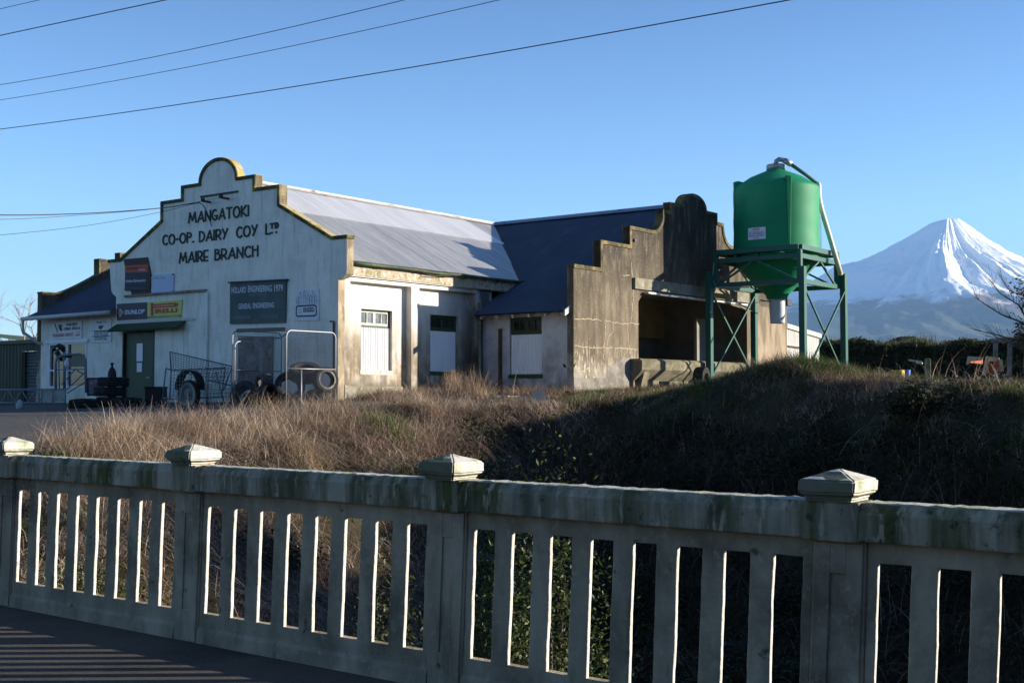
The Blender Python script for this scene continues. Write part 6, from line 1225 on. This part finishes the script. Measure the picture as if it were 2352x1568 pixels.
# 4 ivy and shrub seen through the slots
shrub('ivy_shrub', 'bright leafy ivy shrub seen through the railing just right of the middle post', (.30, 9.4, -1.6), (.62, .7, 2.3), 15000, m_ivy, 71, .5, .022)
shrub('ivy_shrub', 'green shrub showing through the slots just left of the middle post', (-1.05, 10.6, -1.8), (.36, .5, 2.0), 9000, m_ivy, 72, .40, .022)
shrub('ivy_shrub', 'low green ivy spilling over the bank beside the middle post cap', (-.18, 13.4, -1.9), (.5, .8, 2.6), 10000, m_ivy, 73, .55, .022)
shrub('ivy_shrub', 'small green shrub behind the slots nearest the second post', gp(-3.6, 10.4, -.1), (.7, .5, .35), 5000, m_ivy, 74, .45, .018)
shrub('dark_shrub', 'dark shrub on the shaded bank right of the middle post', gp(3.0, 15.5, -.2), (1.6, 1.3, 1.3), 9000, m_scr, 75, .4, .05)
shrub('dark_shrub', 'dark bush low in the gully behind the right hand panel', gp(4.6, 9.5, -.2), (1.6, 1.3, 1.2), 9000, m_scr, 76, .3, .05)
p = scatter(30000, lambda x, y, g: (off_rail(x, y) > .4) & (off_rail(x, y) < 5) & (crest_d(x, y) > .8) & ((x > -1) | (g.random(len(x)) < .25)), (-4, 8, 4, 16), 77); P = ground_pts(p); g = np.random.default_rng(77); P[:, 2] += g.random(len(P)) ** 1.2 * .35
o = leaves('gully_leaves', P, .024, m_ivy, np.clip(g.normal(.42, .24, len(P)), 0, 1), 77); tag(o, 'low leafy growth on the gully side next to the bridge', 'ground cover', kind='stuff')
# fluffy seed heads (old man's beard) among the leaves
g = np.random.default_rng(78); p = scatter(420, lambda x, y, g: (off_rail(x, y) > .5) & (off_rail(x, y) < 4.5) & (x > -.6) & (x < 2.6), (-1, 3, 6, 12), 78); P = ground_pts(p); P[:, 2] += g.uniform(.15, .7, len(P))
Q = np.repeat(P, 26, 0) + g.normal(0, .022, (len(P) * 26, 3)); o = leaves('seed_fluff', Q, .022, mat('seed_fluff', (.40, .34, .28), .9), np.zeros(len(Q)), 78); tag(o, 'pale fluffy seed heads scattered through the ivy', 'seed heads', kind='stuff')
SH_ = [(3.4, 23.6, 1.0, .9, .7), (5.2, 21.0, 1.2, 1.0, .8), (6.4, 17.5, 1.3, 1.1, .9), (2.0, 20.5, 1.0, 1.0, .9), (4.4, 18.0, .9, .9, 1.0), (8.6, 14.5, 1.3, 1.0, .9), (1.2, 17.2, 1.1, .9, .8), (6.8, 20.2, .9, .7, .5), (.4, 22.8, .8, .7, .6), (5.6, 13.0, 1.4, 1.1, 1.0)]
SL_ = ['dark scrub bush high on the shaded bank below the wing gable', 'dark scrub bush on the bank below the silo legs', 'dark scrub bush mid bank left of the fourth railing post', 'dark scrub bush mid bank below the factory side wall', 'dark scrub bush mid bank left of the silo', 'dark scrub bush on the bank right of the fourth railing post', 'dark scrub bush low on the bank right of the middle post cap', 'small dark bush high on the bank right of the silo', 'small dark bush at the inner bend of the bank', 'dark scrub bush low in the gully before the right railing panel']
for i, (x_, y_, a_, b_, c_) in enumerate(SH_): shrub('scrub_bush', SL_[i], gp(x_, y_, -.25), (a_, b_, c_), 6500, m_scr, 200 + i, .38 + .06 * (i % 3), .034, 'bush', 22, 'scrub bushes on the shaded bank')
# 5 hedge
HD = thing('shelter_hedge', 'long dark clipped hedge with wispy sunlit shoots along its top, behind the silo', 'hedge', (22, 62, 2))
g = np.random.default_rng(80); n = 90000; x = g.uniform(11, 42, n); zb_ = 1.7; yy = 60 + (x - 11) * -.12; t = g.random(n); top_ = at(1960, 793, 60).z + .12 * np.sin(x * .9) + .09 * np.sin(x * 2.7 + 1)
fr_ = g.random(n); P = np.where((fr_ < .6)[:, None], np.stack([x, yy + g.normal(0, .10, n), zb_ + (top_ - zb_) * t], -1), np.stack([x, yy + g.uniform(0, 2.4, n), top_ + g.normal(0, .08, n)], -1))
o = leaves('foliage', P - np.array([22, 62, 2]), .085, m_hedge, np.clip(g.normal(.42, .22, n), 0, 1), 80); o.parent = HD
n = 9000; x = g.uniform(11, 42, n); cl_ = np.sin(x * 3.3) + np.sin(x * 1.27 + 2) + np.sin(x * 7.1); P = np.stack([x, 60 + (x - 11) * -.12 + g.uniform(-.1, 2.2, n), at(1960, 797, 60).z + 0 * x], -1)
o = blades('top_shoots', P - np.array([22, 62, 2]), g.uniform(.15, .45, n) * (1 + .35 * np.clip(cl_, -1, 2)), .35, .035 + 0 * x, m_hedge, np.clip(g.normal(.8, .2, n), 0, 1), 81, 3, None, .3); o.parent = HD
mb = MB(); mb.box(11.2, 42, 0, 1.7, zb_ - .4, 0); mb.v = [Vector((p.x, 60.35 + (p.x - 11) * -.12 + p.y, p.z if p.z < 1.6 and p.z != 0 else at(1960, 800, 60).z)) for p in mb.v]; o = mb.build('inner_branches', m_bark, None, org=(22, 62, 2)); o.parent = HD; o.location = (0, 0, 0)
# 6 trees
def tree(name, lab, base, h, seed, m_leaf=None, spread=.55, leafn=0, lsize=.06, r0=.09, depth=6, lean=(0, 0), group=None, bark=None, tb=.5, lowlean=None, kids=(2, 4)):
    T = thing(name, lab, 'tree', base, None, group); r = random.Random(seed); mb = MB(); tips = []
    def grow(p, d, L, rad, k):
        pts = [p]; q = p; dd = d.copy()
        for i in range(4):
            dd = (dd + Vector((r.gauss(0, .13), r.gauss(0, .13), r.gauss(.02, .08)))).normalized(); q = q + dd * L / 4; pts.append(q)
        mb.tube(pts, [rad * (1 - .11 * i) for i in range(5)], 6 if k < 3 else 3, False); tips.append((q, k))
        if k < depth:
            for c in range(r.randint(*kids)):
                s = r.uniform(.45, 1.0); bp = pts[1].lerp(pts[4], s) if s < .99 else q; nd = (dd + Vector((r.gauss(0, spread), r.gauss(0, spread), r.gauss(.12, spread * .6)))).normalized(); grow(bp, nd, L * r.uniform(.62, .85), rad * .58, k + 1)
    b = Vector(base); grow(b, Vector((lean[0], lean[1], 1)).normalized(), h * .30, r0, 0)
    mb.build('trunk', bark or m_bark, T, True, recalc=False)
    if m_leaf:
        g = np.random.default_rng(seed); tp = np.array([tuple(q - b) for q, k in tips if k >= depth - 2]); P = tp[g.integers(0, len(tp), leafn)] + g.normal(0, .09, (leafn, 3)); o = leaves('crown', P, lsize, m_leaf, np.clip(g.normal(tb, .2, leafn), 0, 1), seed); o.parent = T
    return T
m_pale = mat('pale_bark', (.30, .24, .20), .9)
for i, (u, Y, h_, sd, lab) in enumerate(((14, 60, 6.3, 5, 'bare tree with a leaning trunk left of the bushier one beyond the green shed'), (66, 58, 6.6, 9, 'bare twiggy tree against the sky just left of the office'), (40, 64, 4.6, 12, 'smaller bare tree between the two taller bare ones beyond the green shed'))):
    p = at(u, 800, Y); tree('bare_tree', lab, (p.x, p.y, 1.2), h_, sd, None, .42, r0=.10, depth=5, group='bare trees beyond the green shed', bark=m_pale, kids=(2, 4))
p = at(2445, 860, 21.5); TRR = tree('scrubby_tree', 'dark small leaved tree with bare twigs at the right edge', (p.x, p.y, gz(p.x, p.y) - .1), 2.7, 31, m_hedge, .75, 9000, .032, .07, 5, (-.1, 0), tb=.3)
# bare side branches reaching left from it
def limb(pts, r, seed):
    rr_ = random.Random(seed); mb = MB(); P = [at(u, v, Y) for u, v, Y in pts]; mb.tube(P, [r * (1 - .75 * i / (len(P) - 1)) for i in range(len(P))], 6, False)
    for i in range(26):
        k = rr_.randrange(0, len(P) - 1); b = P[k].lerp(P[k + 1], rr_.random()); d = (P[k + 1] - P[k]).normalized(); d = (d + Vector((rr_.gauss(0, .4), rr_.gauss(0, .4), abs(rr_.gauss(.5, .4))))).normalized(); L = rr_.uniform(.1, .35)
        m1 = b + d * L * .5; mb.tube([b, m1, m1 + (d + Vector((0, 0, .4))).normalized() * L * .6], [.004, .003, .0015], 3, False)
    for i, v in enumerate(mb.v): mb.v[i] = v
    o = mb.build('bare_branch', m_bark, TRR, True, recalc=False)
Yt = 21.5
limb([(2390, 800, Yt), (2352, 742, Yt), (2300, 722, Yt), (2262, 698, Yt - .1), (2238, 682, Yt)], .02, 1); limb([(2390, 830, Yt), (2330, 780, Yt), (2270, 764, Yt), (2236, 757, Yt)], .018, 2); limb([(2390, 790, Yt), (2340, 700, Yt), (2300, 676, Yt), (2278, 650, Yt)], .018, 3)
limb([(2400, 760, Yt), (2352, 680, Yt), (2320, 668, Yt), (2300, 640, Yt)], .016, 4); limb([(2390, 840, Yt), (2340, 800, Yt), (2300, 777, Yt), (2262, 772, Yt)], .012, 5)
# distant clump of trees
FT = thing('distant_tree_clump', 'round topped clump of trees far beyond the hedge', 'trees', at(2078, 805, 300)); c_ = at(2078, 788, 300); g = np.random.default_rng(90); n = 5000
P = []
for k, (du, w_, h_) in enumerate(((-28, 2.6, 1.6), (-14, 2.8, 2.6), (2, 3.2, 3.0), (18, 3.0, 2.8), (32, 2.4, 2.0))):
    q = g.normal(0, 1, (n // 5, 3)); q /= np.linalg.norm(q, axis=1)[:, None]; q *= g.uniform(.5, 1, (n // 5, 1)) ** .4; P.append(q * np.array([w_, w_, h_]) + np.array([du * .1, 0, -1.2]))
P = np.concatenate(P); o = leaves('crown', P, .42, m_hedge, np.clip(g.normal(.35, .2, len(P)), 0, 1), 90); o.parent = FT; o.location = c_ - ORG[FT]
mb = MB()
for du in (-2.4, -1, .4, 2, 3): mb.tube([(du, 0, -12), (du, 0, -1)], .3, 6)
o = mb.build('trunk', m_bark, None); o.parent = FT; o.location = c_ - ORG[FT]
# unseen trees added out of frame to the right to shade the gully
m_pine = mat('pine_foliage', (.02, .03, .012), .8, tint=[(0, (.01, .015, .006)), (1, (.05, .06, .02))])
for i, (x, y_, h_) in enumerate(((24, 16, 6), (31, 14.5, 8))):
    T = thing('evergreen_tree', ['smaller evergreen nearer the gully, outside the right edge', 'taller evergreen farther off, outside the right edge'][i], 'tree', (x, y_, .5), None, 'evergreens upstream of the bridge')
    g = np.random.default_rng(100 + i); n = 7000; q = g.normal(0, 1, (n, 3)); q /= np.linalg.norm(q, axis=1)[:, None]; q *= g.uniform(.3, 1, (n, 1)) ** .4; P = q * np.array([2.6, 2.6, h_ / 2]) * (1 + .25 * np.sin(q[:, :1] * 5 + i) * np.cos(q[:, 2:] * 4)) + np.array([0, 0, h_ / 2 + .4])
    o = leaves('crown', P, .22, m_pine, g.random(n), 100 + i); o.parent = T; mb = MB(); mb.tube([(0, 0, -1.5), (0, 0, h_ * .8)], [.28, .08], 8); o = mb.build('trunk', m_bark, None); o.parent = T
# unseen tree belt added behind the viewer to cut sky light
BT = thing('shelterbelt', 'tall dark evergreen shelterbelt across the road behind the viewer', 'trees', (0, -26, 0)); g = np.random.default_rng(300); n = 30000
x = g.uniform(-75, 75, n); z = g.uniform(0, 1, n); hgt = 14 + 1.6 * np.sin(x * .35) + np.sin(x * 1.1 + 1)
P = np.stack([x, g.normal(0, .9, n) - .8 * z, z * hgt], -1); o = leaves('foliage', P, .55, m_pine, g.random(n), 300); o.parent = BT
for i in range(19):
    mb = MB(); xx = -72 + i * 8; mb.tube([(xx, -.8, -1), (xx + .3, -.8, 9)], [.4, .15], 8); o = mb.build('trunk', m_bark, None); o.parent = BT
print('faces', sum(len(m.polygons) for m in bpy.data.meshes))
